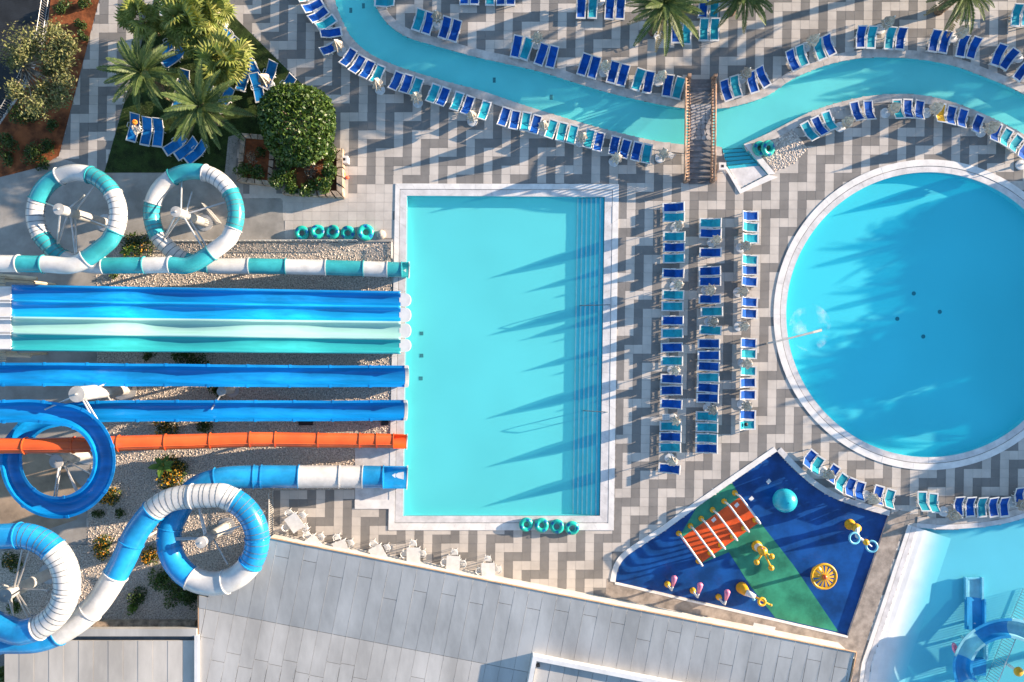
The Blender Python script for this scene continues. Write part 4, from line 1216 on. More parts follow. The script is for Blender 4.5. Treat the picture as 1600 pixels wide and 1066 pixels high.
row([(1169, 338, 'B'), (1169, 355, 'T'), (1169, 373, 'T'), (1168, 406, 'T'), (1168, 422.5, 'B'), (1167.5, 440, 'B'), (1167.5, 472, 'B'), (1167, 490, 'B'), (1166, 536, 'B'), (1166, 553, 'T'), (1165.5, 579.5, 'T'), (1165, 598, 'B'), (1165, 617, 'B'), (1164.5, 648, 'B'), (1164, 664, 'T')],
    1, 'steep', 'from the top in the column nearest the round pool', g, (-1, -.02))
row([(472, -22, 'B'), (481, -6, 'T'), (489.5, 10.5, 'B'), (498, 24.5, 'B'), (510, 37, 'T'), (517.5, 52, 'B'), (517, 76, 'B'), (544.5, 91, 'B'), (559, 102, 'B'), (574, 110, 'B'), (590, 117.5, 'T'), (619, 128, 'B'), (635, 132.5, 'B'), (650.5, 137.5, 'T'), (677, 147.5, 'T'), (692.5, 152.5, 'B'), (714, 160, 'T'), (730.5, 166, 'B'), (756.5, 174, 'T')],
    -1, 'low', 'along the outer river bend, from the lawn end', g)
row([(787.5, 184, 'B'), (804, 189, 'B'), (821, 191.5, 'T'), (836.5, 196, 'B'), (861, 203, 'T'), (877.5, 207.5, 'T'), (894, 211.5, 'T'), (920, 218, 'T'), (935, 223, 'B'), (959.5, 229, 'B'), (976, 234, 'B'), (994, 238, 'B'), (1010, 241.5, 'T')],
    -1, 'low', 'on the lower river bank, towards the footbridge', g)
row([(654.5, 32.5, 'T'), (669.5, 37.5, 'B'), (695.5, 44.5, 'B'), (711, 49, 'B')], 1, 'low', 'in the small group on the inner bend of the river', g)
row([(807, 74, 'B'), (822.5, 77.5, 'T'), (846, 86, 'B'), (862.5, 90, 'B')], 1, 'low', 'on the upper river bank halfway between bend and footbridge', g)
row([(912.5, 102, 'B'), (928, 106.5, 'B'), (957.5, 114, 'B'), (973, 118.5, 'B'), (997, 125.5, 'T'), (1013, 129.5, 'B'), (1043, 135, 'B'), (1059.5, 138.5, 'T')], 1, 'low', 'on the upper river bank leading up to the footbridge', g)
row([(1134, 142, 'B'), (1149, 136, 'T'), (1175, 129.5, 'B'), (1191, 121, 'B')], 1, 'low', 'on the upper bank just past the footbridge', g)
row([(1237.5, 95, 'B'), (1252, 88, 'T'), (1279.5, 78, 'T'), (1294, 71.5, 'B')], 1, 'low', 'on the upper bank where the river bends upward', g)
row([(1344.5, 59, 'B'), (1361, 59.5, 'T'), (1389.5, 61, 'T'), (1406.5, 61.5, 'B')], 1, 'low', 'on the upper bank at the crest of the river bend', g)
row([(1459, 65, 'B'), (1475, 67, 'B'), (1502.5, 73, 'B'), (1520, 76, 'B'), (1559, 87, 'B'), (1575, 93.5, 'B'), (1597, 111, 'B')], 1, 'low', 'on the upper bank towards the right edge', g)
row([(1264, 206, 'T'), (1279.5, 198, 'B'), (1295, 190, 'T'), (1337.5, 175, 'B'), (1357, 173.5, 'B')], -1, 'low', 'on the lower bank between the pebbles and the round pool', g)
row([(1402, 172, 'T'), (1418, 171.5, 'B'), (1435.5, 173, 'B'), (1469, 178, 'Y'), (1485, 181.5, 'B'), (1502.5, 186, 'B'), (1526, 195, 'B'), (1554, 208, 'B'), (1570, 216, 'T'), (1585, 225.5, 'T'), (1599, 237, 'B')], -1, 'low', 'on the lower bank curving above the round pool', g)
row([(908, 12.5, 'B'), (926, 12.5, 'T'), (952.5, 14, 'B'), (969, 14, 'B')], 1, 'low', 'at the top edge left of the big date palm', g, (.03, -1))
row([(1056, 51, 'B'), (1072.5, 53, 'T')], 1, 'low', 'half under the big date palm', g, (.03, -1))
row([(1099, 12, 'B'), (1116, 12, 'T')], 1, 'low', 'at the top edge right of the big date palm', g, (.03, -1))
row([(1099.5, 47.5, 'T'), (1116, 47.5, 'T')], 1, 'low', 'right of the big date palm, lower pair', g, (.03, -1))
row([(1587, 25, 'T'), (1603, 25, 'T')], 1, 'low', 'in the pair at the top right corner', g, (.1, -1))
row([(602, 4, 'T')], 1, 'low', 'lying across the inner tip of the river bend', g, (1, .1))
row([(725, -9, 'B'), (742, -9, 'B'), (766, -8, 'T'), (782, -8, 'B'), (798, -8, 'B')], 1, 'low', 'cut by the top edge above the river', g, (.02, -1))
row([(1263, 718, 'B'), (1275, 728, 'T'), (1299, 741, 'B'), (1312.5, 755, 'T'), (1327, 762, 'B'), (1342, 768, 'B'), (1371, 774.5, 'B'), (1388.5, 780, 'T')], -1, 'steep', 'in the curved row above the splash pad', g, None, {'B': 'pale blue', 'T': 'mint'})
row([(1441, 784, 'T'), (1457.5, 786.5, 'T')], -1, 'steep', 'of the mint pair at the corner of the paddling pool', g, (-.05, 1), {'T': 'mint'})
row([(1497, 790.5, 'B'), (1515, 791, 'B'), (1533, 791.5, 'T'), (1551, 791.5, 'B'), (1568, 791, 'B'), (1592, 776, 'B')], 1, 'low', 'in the shaded row above the paddling pool', g, (-.12, -1))
lawn_spots = [((210, 200), (.28, -1), 'blue lawn lounger with an orange bag and cream towel on it'), ((230, 206), (.2, -1), 'blue lawn lounger in the middle of the three by the lawn edge'), ((248, 208), (.12, -1), 'blue lawn lounger nearest the palm of the three by the lawn edge'),
    ((276, 226), (.85, -.55), 'upper of the three tilted blue lawn loungers under the front palm'), ((293, 233), (.85, -.6), 'middle of the three tilted blue lawn loungers under the front palm'), ((308, 239), (.85, -.7), 'lowest of the three tilted blue lawn loungers under the front palm'),
    ((263, 72), (.8, -.6), 'dark blue lawn lounger below the small fan palm'), ((273, 90), (.85, -.55), 'dark blue lawn lounger beside the crown of the left date palm'), ((287, 132), (.3, -1), 'blue lawn lounger with a towel between the two date palms'), ((283, 150), (.4, -1), 'pale blue lawn lounger partly under the front date palm'), ((325, 140), (.2, -1), 'blue lawn lounger under the upper fronds of the front date palm'), ((352, 156), (.6, -.8), 'blue lawn lounger under the right fronds of the front date palm'),
    ((260, 4), (.15, -1), 'blue lawn lounger at the top edge left of the fan palms'), ((345, 46), (-.7, -.7), 'blue lawn lounger emerging from the fan palms, upper of two'), ((358, 58), (-.75, -.65), 'blue lawn lounger emerging from the fan palms, lower of two'), ((393, 104), (-.5, -.9), 'blue lawn lounger by the right fan palm, nearest its fronds'), ((381, 121), (.3, -1), 'blue lawn lounger below the right fan palm'), ((421, 118), (.45, -.9), 'blue lawn lounger above the folded parasol on the lawn'), ((403, 138), (-.2, -1), 'blue lawn lounger below the folded parasol on the lawn'), ((446, 137), (.7, -.7), 'blue lawn lounger half hidden by the clipped round tree')]
for (p, hd, lb) in lawn_spots:
    o = lounger(p[0], p[1], hd, ('lawn', 'L'), lb, 'loungers on the lawn')
# bags and towels
def bag(px, py, z, m, label, r=.16):
    mb = MB().sphere((0, 0, r*.75), r, 10, 7, .8)
    mb.torus((0, 0, r*1.3), r*.6, .025, 12, 5, (1, .2, .1))
    o = mb.build('bag', m, None, True); p = W(px, py, z); o.location = (p.x, p.y, z)
    return tag(o, label, 'bag')
def towel(px, py, z, rz, m, label, w=.4, l=.8):
    mb = MB(); n, k = 8, 5
    rw = random.Random(px)
    for th in (0, -.02):
        for i in range(n+1):
            for j in range(k+1):
                mb.v.append((-w/2+w*j/k+rw.uniform(-.02, .02), -l/2+l*i/n+rw.uniform(-.02, .02), rw.uniform(0, .05)+th))
    q = (n+1)*(k+1)
    for i in range(n):
        for j in range(k):
            a = i*(k+1)+j; mb.f.append((a, a+1, a+k+2, a+k+1)); mb.f.append((q+a, q+a+k+1, q+a+k+2, q+a+1))
    o = mb.build('towel', m); p = W(px, py, z); o.location = (p.x, p.y, z); o.rotation_euler = (0, 0, rz)
    return tag(o, label, 'towel')
bag(1165, 663, .46, M['black'], 'small dark bag lying on a turquoise lounger')
bag(212, 192, .58, M['orange_cloth'], 'round orange bag lying on a blue lawn lounger', .22)
towel(212, 202, .50, .5, M['cloth'], 'crumpled cream towel on the blue lawn lounger with the orange bag', .45, .8)
towel(933, 228, .43, .2, M['white'], 'small pale towel dropped on a blue lounger near the footbridge', .3, .35)
towel(287, 140, .48, .3, M['cloth'], 'cream towel over the blue lawn lounger between the date palms', .4, .7)
bag(537, 273, .0, M['orange_cloth'], 'orange beach toy lying by the planter wall', .17)
bag(543, 278, .0, M['red_cloth'], 'red beach toy lying by the planter wall', .15)

# ------------------------------------------------------------------ folded parasols
def canopy_mesh(m, h=2.45, fat=.26, seed=0):
    mb = MB(); rc = random.Random(seed); n = 24
    lv = [(.98, .80), (1.05, .95), (1.25, 1.0), (1.5, .92), (1.8, .70), (2.1, .46), (2.3, .26), (h, .07)]
    ph = [rc.uniform(.7, 1.15) for _ in range(8)]
    for z, k in lv:
        for q in range(n):
            a = 2*PI*q/n + .25*(z-1)
            f = 1 + .42*(1 if q % 3 == 0 else -.55)*ph[q//3]*(.4 + .6*k)
            mb.v.append((fat*k*f*math.cos(a), fat*k*f*math.sin(a), z + (rc.uniform(-.07, .07) if z < 1 else 0)))
    for i in range(len(lv)-1):
        for q in range(n): mb.f.append((i*n+q, i*n+(q+1) % n, (i+1)*n+(q+1) % n, (i+1)*n+q))
    mb.f.append(tuple((len(lv)-1)*n+q for q in range(n)))
    return mb.mesh('canopy', m)
UM = [canopy_mesh(M['canvas'], 2.55, .33, 1), canopy_mesh(M['canvas'], 2.45, .36, 2), canopy_mesh(M['canvas_grey'], 2.55, .34, 3)]
um_base = MB().lathe([(.40, 0), (.40, .07), (.36, .10), (.10, .13), (.06, .34), (.045, .36)], n=20).mesh('base', M['base_white'])
um_pole = MB().bar((0, 0, .1), (0, 0, 2.5), .026, 8).mesh('pole', M['steel_white'])
um_cap = MB().lathe([(.05, 2.47), (.05, 2.53), (.0, 2.6)], n=10).mesh('cap', M['white_plastic'])
um_strap = MB().torus((0, 0, 1.55), .31, .025, 16, 5).mesh('strap', M['base_white'])
uproto = {}
ru = random.Random(4)
def parasol(px, py, label, k=None, pxoff=0):
    k = ru.randrange(3) if k is None else k
    p = W(px, py)
    if k not in uproto:
        o = empty('parasol'); uproto[k] = o
        for nm, me in (('base', um_base), ('pole', um_pole), ('canopy', UM[k]), ('cap', um_cap), ('strap', um_strap)): link(nm, me, o)
    else: o = dup_tree(uproto[k])
    o.location = (p.x, p.y, 0); o.rotation_euler = (ru.uniform(-.02, .02), ru.uniform(-.02, .02), ru.uniform(0, 6))
    return tag(o, label, 'parasol', 'folded parasols between the loungers')
def parasols(pts, where):
    for i, (x, y) in enumerate(pts):
        parasol(x, y, (f'{ordinal(i+1)} folded parasol {where}' if len(pts) > 1 else f'folded parasol {where}'))
parasols([(1055, 356), (1054, 447), (1050, 578), (1051, 654), (1046, 716)], 'from the top in the column nearest the rectangular pool')
parasols([(1112, 379), (1103, 454), (1108, 503), (1106, 637)], 'from the top in the middle column of loungers')
parasols([(1157, 388), (1153, 457), (1154, 510), (1160, 567), (1159, 632)], 'from the top in the column nearest the round pool')
parasols([(534, 81), (594, 141), (653, 161), (738, 190), (848, 205), (906, 222), (959, 253), (1031, 247)], 'along the lower river bank, counted from the lawn end')
parasols([(685, 39)], 'between the four loungers on the inner river bend')
parasols([(838, 70), (943, 113), (1028, 128)], 'on the upper river bank left of the footbridge')
parasols([(1158, 124), (1259, 74), (1374, 46), (1488, 60), (1590, 91)], 'on the upper river bank, counted from the footbridge')
parasols([(1312, 199), (1383, 177), (1447, 177), (1532, 207), (1594, 258)], 'on the lower bank above the round pool, counted from the pebbles')
parasols([(937, 2)], 'at the top edge left of the big date palm')
parasols([(1284, 736), (1352, 774), (1474, 799), (1581, 784)], 'in the rows above splash pad and paddling pool, from the left')
parasols([(422, 134)], 'standing on the lawn above the clipped round tree')
parasols([(349, 38)], 'on the lawn beside the fan palms')

# ------------------------------------------------------------------ white tables and chairs
tt = MB().box((0, 0, .72), (1.05, 1.3, .035)); tt.box((0, 0, .69), (.9, 1.1, .04))
tt_me = tt.mesh('table_top', M['white_plastic'])
tleg = MB().bar((0, 0, 0), (0, 0, .7), .035, 8).mesh('leg', M['white_plastic'])
def chair_parts():
    s = MB().box((0, 0, .43), (.44, .42, .03))
    b = MB()
    n = 9
    for i in range(n):
        a0, a1 = PI*.08 + PI*.84*i/n, PI*.08 + PI*.84*(i+1)/n
        for z0, z1, k0, k1 in ((.5, .80, 1.0, 1.08),):
            p = [(.24*k*math.cos(a), .24*k*math.sin(a)+.02, z) for (a, k, z) in ((a0, k0, z0), (a1, k0, z0), (a1, k1, z1), (a0, k1, z1))]
            if i % 2 == 0: b.quad(*p); b.quad(*[(x*.93, y*.93, z) for x, y, z in reversed(p)])
    b.tube([(.26*math.cos(PI*q/12), .26*math.sin(PI*q/12)+.02, .80 - (.16 if q in (0, 12) else 0)) for q in range(13)], .022, 6)
    a = MB()
    for sx in (-1, 1): a.tube([(sx*.26, -.2, .43), (sx*.27, -.2, .64), (sx*.265, .04, .66)], .022, 6)
    return s.mesh('seat', M['white_plastic']), b.mesh('backrest', M['white_plastic']), a.mesh('armrest', M['white_plastic']), MB().bar((0, 0, 0), (0, 0, .43), .02, 6).mesh('leg', M['white_plastic'])
cs, cb, ca_, clg = chair_parts()
chp = []
def chair(x, y, rz, label, grp='white plastic chairs at the tables'):
    if chp: o = dup_tree(chp[0])
    else:
        o = empty('chair'); chp.append(o)
        link('seat', cs, o); link('backrest', cb, o); link('armrest', ca_, o)
        for sx in (-1, 1):
            for sy in (-1, 1): link('leg', clg, o, (sx*.2, sy*.18, 0))
    o.location = (x, y, 0); o.rotation_euler = (0, 0, rz)
    return tag(o, label, 'chair', grp)
tables = [((460, 817), 35), ((490, 851), 38), ((533, 858), 20), ((591, 866), 28), ((646, 869), 0), ((708, 882), -4), ((763, 893), 2)]
tnames = ['nearest the white railing', 'second from the railing, tucked under the eaves', 'third from the railing', 'in the middle of the row', 'third from the splash pad end', 'second from the splash pad end', 'nearest the splash pad']
tshort = ['nearest the railing', 'second from the railing', 'third from the railing', 'in the middle of the row', 'third from the splash pad', 'second from the splash pad', 'nearest the splash pad']
tproto = []
for i, ((x, y), a) in enumerate(tables):
    p = W(x, y, .72); p.z = 0
    if tproto: o = dup_tree(tproto[0])
    else:
        o = empty('table'); tproto.append(o)
        link('table_top', tt_me, o)
        for sx in (-1, 1):
            for sy in (-1, 1): link('leg', tleg, o, (sx*.42, sy*.54, 0))
    o.location = p; o.rotation_euler = (0, 0, R(a))
    tag(o, f'white plastic table on the terrace, {tnames[i]}', 'table', 'white tables along the roof edge')
    q = Matrix.Rotation(R(a), 3, 'Z')
    for (dx, dy, rz, nm) in ((0, .88, 0, 'far end'), (-.74, .1, 90, 'left side'), (.74, .12, -90, 'right side'), (.35, -.84, 180, 'roof end')):
        d = q @ Vector((dx + ru.uniform(-.06, .06), dy + ru.uniform(-.05, .05), 0))
        chair(p.x+d.x, p.y+d.y, R(a+rz+ru.uniform(-12, 12)), f'white chair at the {nm} of the table {tshort[i]}')
p = W(1048, 243, .4); chair(p.x, p.y, R(150), 'lone white chair beside the footbridge steps')
p = W(1027, 58, .4); chair(p.x, p.y, R(20), 'lone white chair under the fronds of the big date palm')
# small side table with holes
st = tag(empty('side_table', W(1039, 651)), 'small white perforated side table next to a parasol', 'side table')
MB().box((0, 0, .42), (.56, .5, .04)).build('table_top', M['white_plastic'], st)
for sx in (-1, 1):
    for sy in (-1, 1): MB().bar((sx*.2, sy*.18, 0), (sx*.2, sy*.18, .42), .03, 6).build('leg', M['white_plastic'], st)
for i in range(3):
    for j in range(3): MB().lathe([(.035, .441), (.035, .444)], (-.15+.15*i, -.14+.14*j, 0), 8).build('hole', M['rib'], st)

# ------------------------------------------------------------------ swim rings
def ring_mesh():
    mb = MB(); mb.torus((0, 0, .2), .40, .2, 28, 12); return mb.mesh('ring_body', M['tube_ring'], True)
rm = ring_mesh()
pm_ = []
for a in (20, 140, 250):
    mb = MB()
    for i in range(5):
        for j in range(5):
            def pt(u, v):
                A = R(a + u*34 - 17); B = R(40 + v*70)
                return ((.40+.203*math.cos(B))*math.cos(A), (.40+.203*math.cos(B))*math.sin(A), .2+.203*math.sin(B))
            mb.quad(pt(i/5, j/5), pt((i+1)/5, j/5), pt((i+1)/5, (j+1)/5), pt(i/5, (j+1)/5))
    pm_.append(mb.mesh('printed_patch', M['ring_dark'], True))
grip = MB().tube([(.36, -.12, .40), (.38, -.07, .45), (.40, 0, .46), (.42, .07, .45), (.44, .12, .39)], .02, 6).mesh('handle', M['ring_dark'])
rp_ = []
def swim_ring(px, py, rz, label, z=0, tilt=(0, 0), sc=1.0):
    if rp_: o = dup_tree(rp_[0])
    else:
        o = empty('swim_ring'); rp_.append(o)
        link('ring_body', rm, o); link('handle', grip, o)
        for q in pm_: link('printed_patch', q, o)
    p = W(px, py, z + .3); o.location = (p.x, p.y, z); o.rotation_euler = (tilt[0], tilt[1], rz); o.scale = (sc, sc, sc)
    return tag(o, label, 'swim ring', 'green swim rings')
for i, (x, y) in enumerate(((471, 363), (495, 362.5), (520, 363), (543.5, 363), (570, 363))):
    swim_ring(x, y, i*1.9, f'green swim ring, {["leftmost", "second from the left", "middle one", "fourth from the left", "rightmost"][i]} of the five on the path', .02, (R(14), R(4)), .97 if i < 4 else 1.1)
for i, (x, y) in enumerate(((821.5, 820), (846, 822), (871, 823.5), (894, 825))):
    swim_ring(x, y, 1+i*1.7, f'green swim ring, {["leftmost", "second from the left", "third from the left", "rightmost"][i]} of the four by the lower pool edge', .05, (R(10), 0), .95)
swim_ring(1187, 232, .4, 'green swim ring lying under another by the river steps', .03, (0, R(12)), 1.0)
swim_ring(1199, 230.5, 2.4, 'green swim ring leaning on another by the river steps', .16, (R(6), R(-24)), 1.05)
# odd bits on the deck
def crate(px, py, label, s=.5):
    o = tag(empty('bin', W(px, py)), label, 'bin')
    MB().box((0, 0, .35), (s, s, .7), taper=-.05).build('body', M['bin_white'], o)
    MB().box((0, 0, .715), (s*1.1, s*1.1, .05)).build('lid', M['bin_white'], o)
    MB().box((0, 0, .742), (s*.4, s*.4, .02)).build('opening', M['black'], o)
crate(541, 252.5, 'white waste bin with a black opening beside the planter')
crate(1125, 263, 'white waste bin with a black opening at the foot of the footbridge')
o = MB().lathe([(.36, 0), (.38, .1), (.34, .22), (.2, .3), (.0, .33)], n=16).build('pouffe', M['canvas'], None, True)
o.location = W(596, 367); tag(o, 'cream round cushion beside the rightmost swim ring on the path', 'cushion')
for (a, b, nm) in (((438, 661), (467, 661), 'left'), ((567, 661), (585, 661), 'right')):
    q = w2([(467+(a[0]-438), 658), (467+(b[0]-438), 658), (467+(b[0]-438), 664.5), (467+(a[0]-438), 664.5)]) if False else w2([(a[0]+29, 658), (b[0]+22, 658), (b[0]+22, 664.5), (a[0]+29, 664.5)])
    tag(MB().prism(q, -.02, .12).build('drain_box', M['black']), f'black drain box on the gravel above the orange slide, the {nm} of two', 'drain box', 'drain boxes in the gravel')

# ------------------------------------------------------------------ splash pad toys
pz = -.19
hp = [((1067, 841), (1098.6, 885.5)), ((1085.7, 829), (1117.4, 872)), ((1103, 817.3), (1134.3, 859.4)), ((1121.3, 803.3), (1153.3, 845.8)), ((1139.7, 789.7), (1171.6, 832.5)), ((1157, 776.3), (1189.3, 819.5))]
for i, (a, b) in enumerate(hp):
    o = tag(empty('water_arch', (W(*a, 1.3).x, W(*a, 1.3).y, pz)), f'white water arch on yellow feet on the orange mat, {["lowest", "second from the bottom", "third from the bottom", "fourth from the bottom", "fifth from the bottom", "topmost"][i]} of six', 'water arch', 'white arches on the orange mat')
    A, B = W(*a, 1.3), W(*b, 1.3); d = B - A; u = d.normalized()
    H = 1.3 - pz
    pts = [Vector((0, 0, 0)), Vector((0, 0, H-.25))] + [u*.12 + Vector((0, 0, H-.07))] + [u*.3 + Vector((0, 0, H))] + [d - u*.3 + Vector((0, 0, H)), d - u*.12 + Vector((0, 0, H-.07)), d + Vector((0, 0, H-.25)), d]
    MB().tube(pts, .075, 10).build('pipe', M['white'], o, True)
    for q in (Vector(), d): MB().lathe([(.22, 0), (.22, .05), (.14, .12), (.11, .3)], q, 14).build('foot', M['yellow'], o, True)
# turquoise ball
p = W(1226, 782, 1.1)
o = tag(empty('splash_ball', (p.x, p.y, pz)), 'big turquoise ball on a short post in the splash pad', 'water toy')
MB().sphere((0, 0, 1.15-pz), .91, 28, 18).build('ball', M['ball_teal'], o, True)
MB().lathe([(.4, 0), (.4, .06), (.16, .1), (.15, .6)], n=16).build('post', M['sky_blue'], o)
MB().tube([(0, 0, 2.22), (0, 0, 2.36)], .05, 8).build('nozzle', M['ball_teal'], o)
# yellow wheel
p = W(1289, 902, 1.4)
o = tag(empty('spinning_fountain', (p.x, p.y, pz)), 'yellow spoked wheel with an orange hub raised on a white post in the splash pad', 'water toy')
z = 1.4
MB().torus((0, 0, z), .93, .10, 36, 8).build('rim', M['yellow'], o, True)
for i in range(14):
    a = 2*PI*i/14
    MB().quad(*[(r*math.cos(a+da), r*math.sin(a+da), z+dz) for r, da, dz in ((.2, -.2, .16), (.92, -.13, .02), (.92, .13, .02), (.2, .2, .16))]).box((.55*math.cos(a), .55*math.sin(a), z+.06), (.76, .09, .05), a, 0, .15).build('spoke', M['yellow'], o)
MB().sphere((0, 0, z+.16), .2, 14, 8).build('hub', M['orange'], o, True)
MB().bar((0, 0, 0), (0, 0, z), .14, 14).build('post', M['white'], o, True)
MB().lathe([(.4, 0), (.4, .08), (.2, .2)], n=16).build('foot', M['yellow'], o)
# yellow spray tree with three balls
p = W(1194, 863, 1.6)
o = tag(empty('spray_post', (p.x, p.y, pz)), 'yellow spray post with three ball tipped arms on the green band', 'water toy')
MB().lathe([(.42, 0), (.42, .1), (.28, .3), (.30, 1.2), (.36, 1.5), (.22, 1.75), (0, 1.8)], n=18).build('post', M['yellow'], o, True)
MB().lathe([(.31, .35), (.32, .95)], n=18).build('band', M['white'], o)
for (x, y) in ((1182.5, 879), (1206, 870), (1205.5, 888)):
    q = W(x, y, 1.5); d = Vector((q.x-p.x, q.y-p.y, 1.62))
    MB().tube([(0, 0, 1.55), d*.5 + Vector((0, 0, .85)), d], [.11, .07, .08], 10).build('arm', M['yellow'], o, True)
    MB().sphere(d, .22, 14, 8).build('ball', M['yellow'], o, True)
for (dx, dy) in ((-.12, .12), (.12, .12)): MB().sphere((dx, dy+.14, 1.66), .06, 8, 6).build('knob', M['pink'], o)
# two ringed post
p = W(1340, 826, 1.2)
o = tag(empty('ring_post', (p.x, p.y, pz)), 'yellow and white post carrying two pale blue hoops in the splash pad corner', 'water toy')
MB().lathe([(.42, 0), (.42, .1), (.26, .25), (.22, .8), (.34, 1.15), (.30, 1.4), (0, 1.5)], n=18).build('post', M['yellow'], o, True)
a = W(1338, 838, 1.4) - p; b = W(1352.5, 847, 1.6) - p; c = W(1361.5, 853.5, 1.6) - p; r0 = W(1335, 841, 1.7) - p
MB().tube([(0, 0, 1.3), (a.x, a.y, 1.7), (b.x, b.y, 1.85)], [.2, .14, .10], 10).build('arm', M['white'], o, True)
MB().tube([(b.x, b.y, 1.85), (c.x, c.y, 1.85)], .06, 8).build('arm', M['white'], o, True)
MB().sphere((b.x, b.y, 1.85), .24, 14, 8).build('ball', M['yellow'], o, True)
MB().torus((r0.x, r0.y, 1.9), .40, .085, 26, 8, (.1, .1, 1)).build('hoop', M['sky_blue'], o, True)
MB().torus((c.x, c.y, 1.85), .40, .085, 26, 8, (-.1, .1, 1)).build('hoop', M['sky_blue'], o, True)
# cone sprayer
p = W(1166, 926, 1.0)
o = tag(empty('cone_sprayer', (p.x, p.y, pz)), 'yellow cone sprayer with a white barrel at the lower edge of the splash pad', 'water toy')
q = W(1181, 934, 1.3) - p; e = W(1191.5, 941.5, 1.3) - p; f = W(1206, 947, 1.3) - p
MB().lathe([(.46, 0), (.46, .1), (.36, .7), (.30, 1.1), (.2, 1.25), (0, 1.3)], n=18).build('base', M['yellow'], o, True)
MB().tube([(0, 0, 1.1), (q.x, q.y, 1.35)], [.27, .17], 14).build('barrel', M['white'], o, True)
MB().tube([(q.x, q.y, 1.35), (f.x, f.y, 1.3)], [.08, .05], 8).build('nozzle', M['yellow'], o, True)
MB().torus((e.x, e.y, 1.34), .26, .10, 20, 8, (.1, .1, 1)).build('hoop', M['yellow'], o, True)
MB().sphere((f.x, f.y, 1.3), .1, 10, 6).build('tip', M['yellow'], o, True)
MB().sphere((q.x-.1, q.y+.02-.2, 1.3), .13, 10, 6).build('knob', M['sky_blue'], o, True)
# pink squirters
for i, (hd_, ft) in enumerate((((1054, 903), (1044, 915)), ((1094.5, 914), (1084, 925)), ((1137, 925), (1124.5, 935)))):
    p = W(*ft, .2)
    o = tag(empty('water_squirter', (p.x, p.y, pz)), f'pink headed water squirter on a yellow foot, the {["leftmost", "middle one", "rightmost"][i]} of three', 'water toy', 'pink water squirters')
    MB().lathe([(.24, 0), (.24, .1), (.2, .3), (.0, .42)], n=14).build('foot', M['yellow'], o, True)
    q = W(hd_[0], hd_[1], 1.5) - p; q2 = W(hd_[0]-4, hd_[1]+20, 1.0) - p
    MB().tube([(0, 0, .3), (q2.x*.3, q2.y*.6, .5), (q2.x*.8, q2.y, .85), (q2.x, q2.y, 1.1), (q2.x*.6+q.x*.4, q2.y*.6+q.y*.4, 1.35)], .08, 10).build('pipe', M['white'], o, True)
    MB().tube([(q2.x*.65+q.x*.35, q2.y*.65+q.y*.35, 1.3), (q2.x*.2+q.x*.8, q2.y*.2+q.y*.8, 1.55), (q.x, q.y, 1.6), (q.x*1.02, q.y+.12, 1.6)], [.10, .19, .23, .14], 12).build('head', M['pink'], o, True)

# ------------------------------------------------------------------ paddling pool slide
ks = tag(empty('small_slide'), 'small blue curling slide with a straight chute in the paddling pool', 'water slide')
def kbox(px0, py0, px1, py1, h, z0, m, nm):
    MB().prism(w2([(px0, py0), (px1, py0), (px1, py1), (px0, py1)], h), z0, h).build(nm, m, ks)
kbox(1510, 905, 1536, 937, -.03, -.4, M['kid_pale'], 'run_out')
for x in (1509.5, 1534.5):
    kbox(x, 903, x+3, 938, .16, -.2, M['sky_blue'], 'side_rail')
kbox(1513, 903, 1534, 905.5, .06, -.2, M['sky_blue'], 'cross_bar')
kp = [(1523, 934, .0), (1523, 960, .25), (1523, 985, .5)]
pl, ws, s = sample(kp, 4)
autosmooth(sweep(ws, 0, len(ws)-1, [(-.75, .25), (-.75, -.1), (.75, -.1), (.75, .25), (.62, .25), (.58, 0), (-.58, 0), (-.62, .25)], caps=True).build('chute', M['kid_blue'], ks))
kp = [(1640, 1020, 1.7), (1624, 1000, 1.7), (1600, 986, 1.65), (1575, 981, 1.6), (1545, 987, 1.5), (1518, 1005, 1.4), (1504, 1032, 1.3), (1506, 1058, 1.15), (1522, 1080, 1.0), (1550, 1092, .8)]
pl, ws, s = sample(kp, 4)
cur = 0
for c, L in (('w', 72), ('b', 54), ('l', 42), ('b', 44), ('l', 30), ('b', 40)):
    i0, i1 = find(s, cur), find(s, cur+L); cur += L
    if i1 <= i0: continue
    autosmooth(sweep(ws, i0, i1, trough_prof(.62)).build('slide_section', {'w': M['kid_pale'], 'b': M['kid_blue'], 'l': M['kid_pale']}[c], ks), 45)
for (x, y, h) in ((1600, 986, 1.1), (1518, 1005, .9), (1540, 1086, .4), (1523, 975, .4)):
    p = W(x, y, h); MB().bar((p.x, p.y, -.4), (p.x, p.y, h), .09, 8).build('support_post', M['white'], ks)
kbox(1519, 1030, 1541, 1056, -.02, -.4, M['kid_blue'], 'landing_block')
kbox(1541, 1002, 1544, 1032, .3, -.4, M['sky_blue'], 'side_rail')
o = MB().torus((0, 0, 0), .30, .12, 22, 8, (.7, .3, .6)).build('toy_ring', M['pink'], None, True); o.location = W(1492, 1013, .5)
tag(o, 'pale pink ring fixed beside the small paddling pool slide', 'water toy')
p = W(1592, 1050, 1.2)
o = tag(empty('spray_post', (p.x, p.y, -.4)), 'yellow capped spray post behind the small slide in the paddling pool', 'water toy')
MB().bar((0, 0, 0), (0, 0, 1.5), .12, 10).build('post', M['white'], o)
MB().lathe([(.1, 1.45), (.36, 1.5), (.36, 1.62), (.2, 1.72), (0, 1.74)], n=18).build('cap', M['yellow'], o, True)
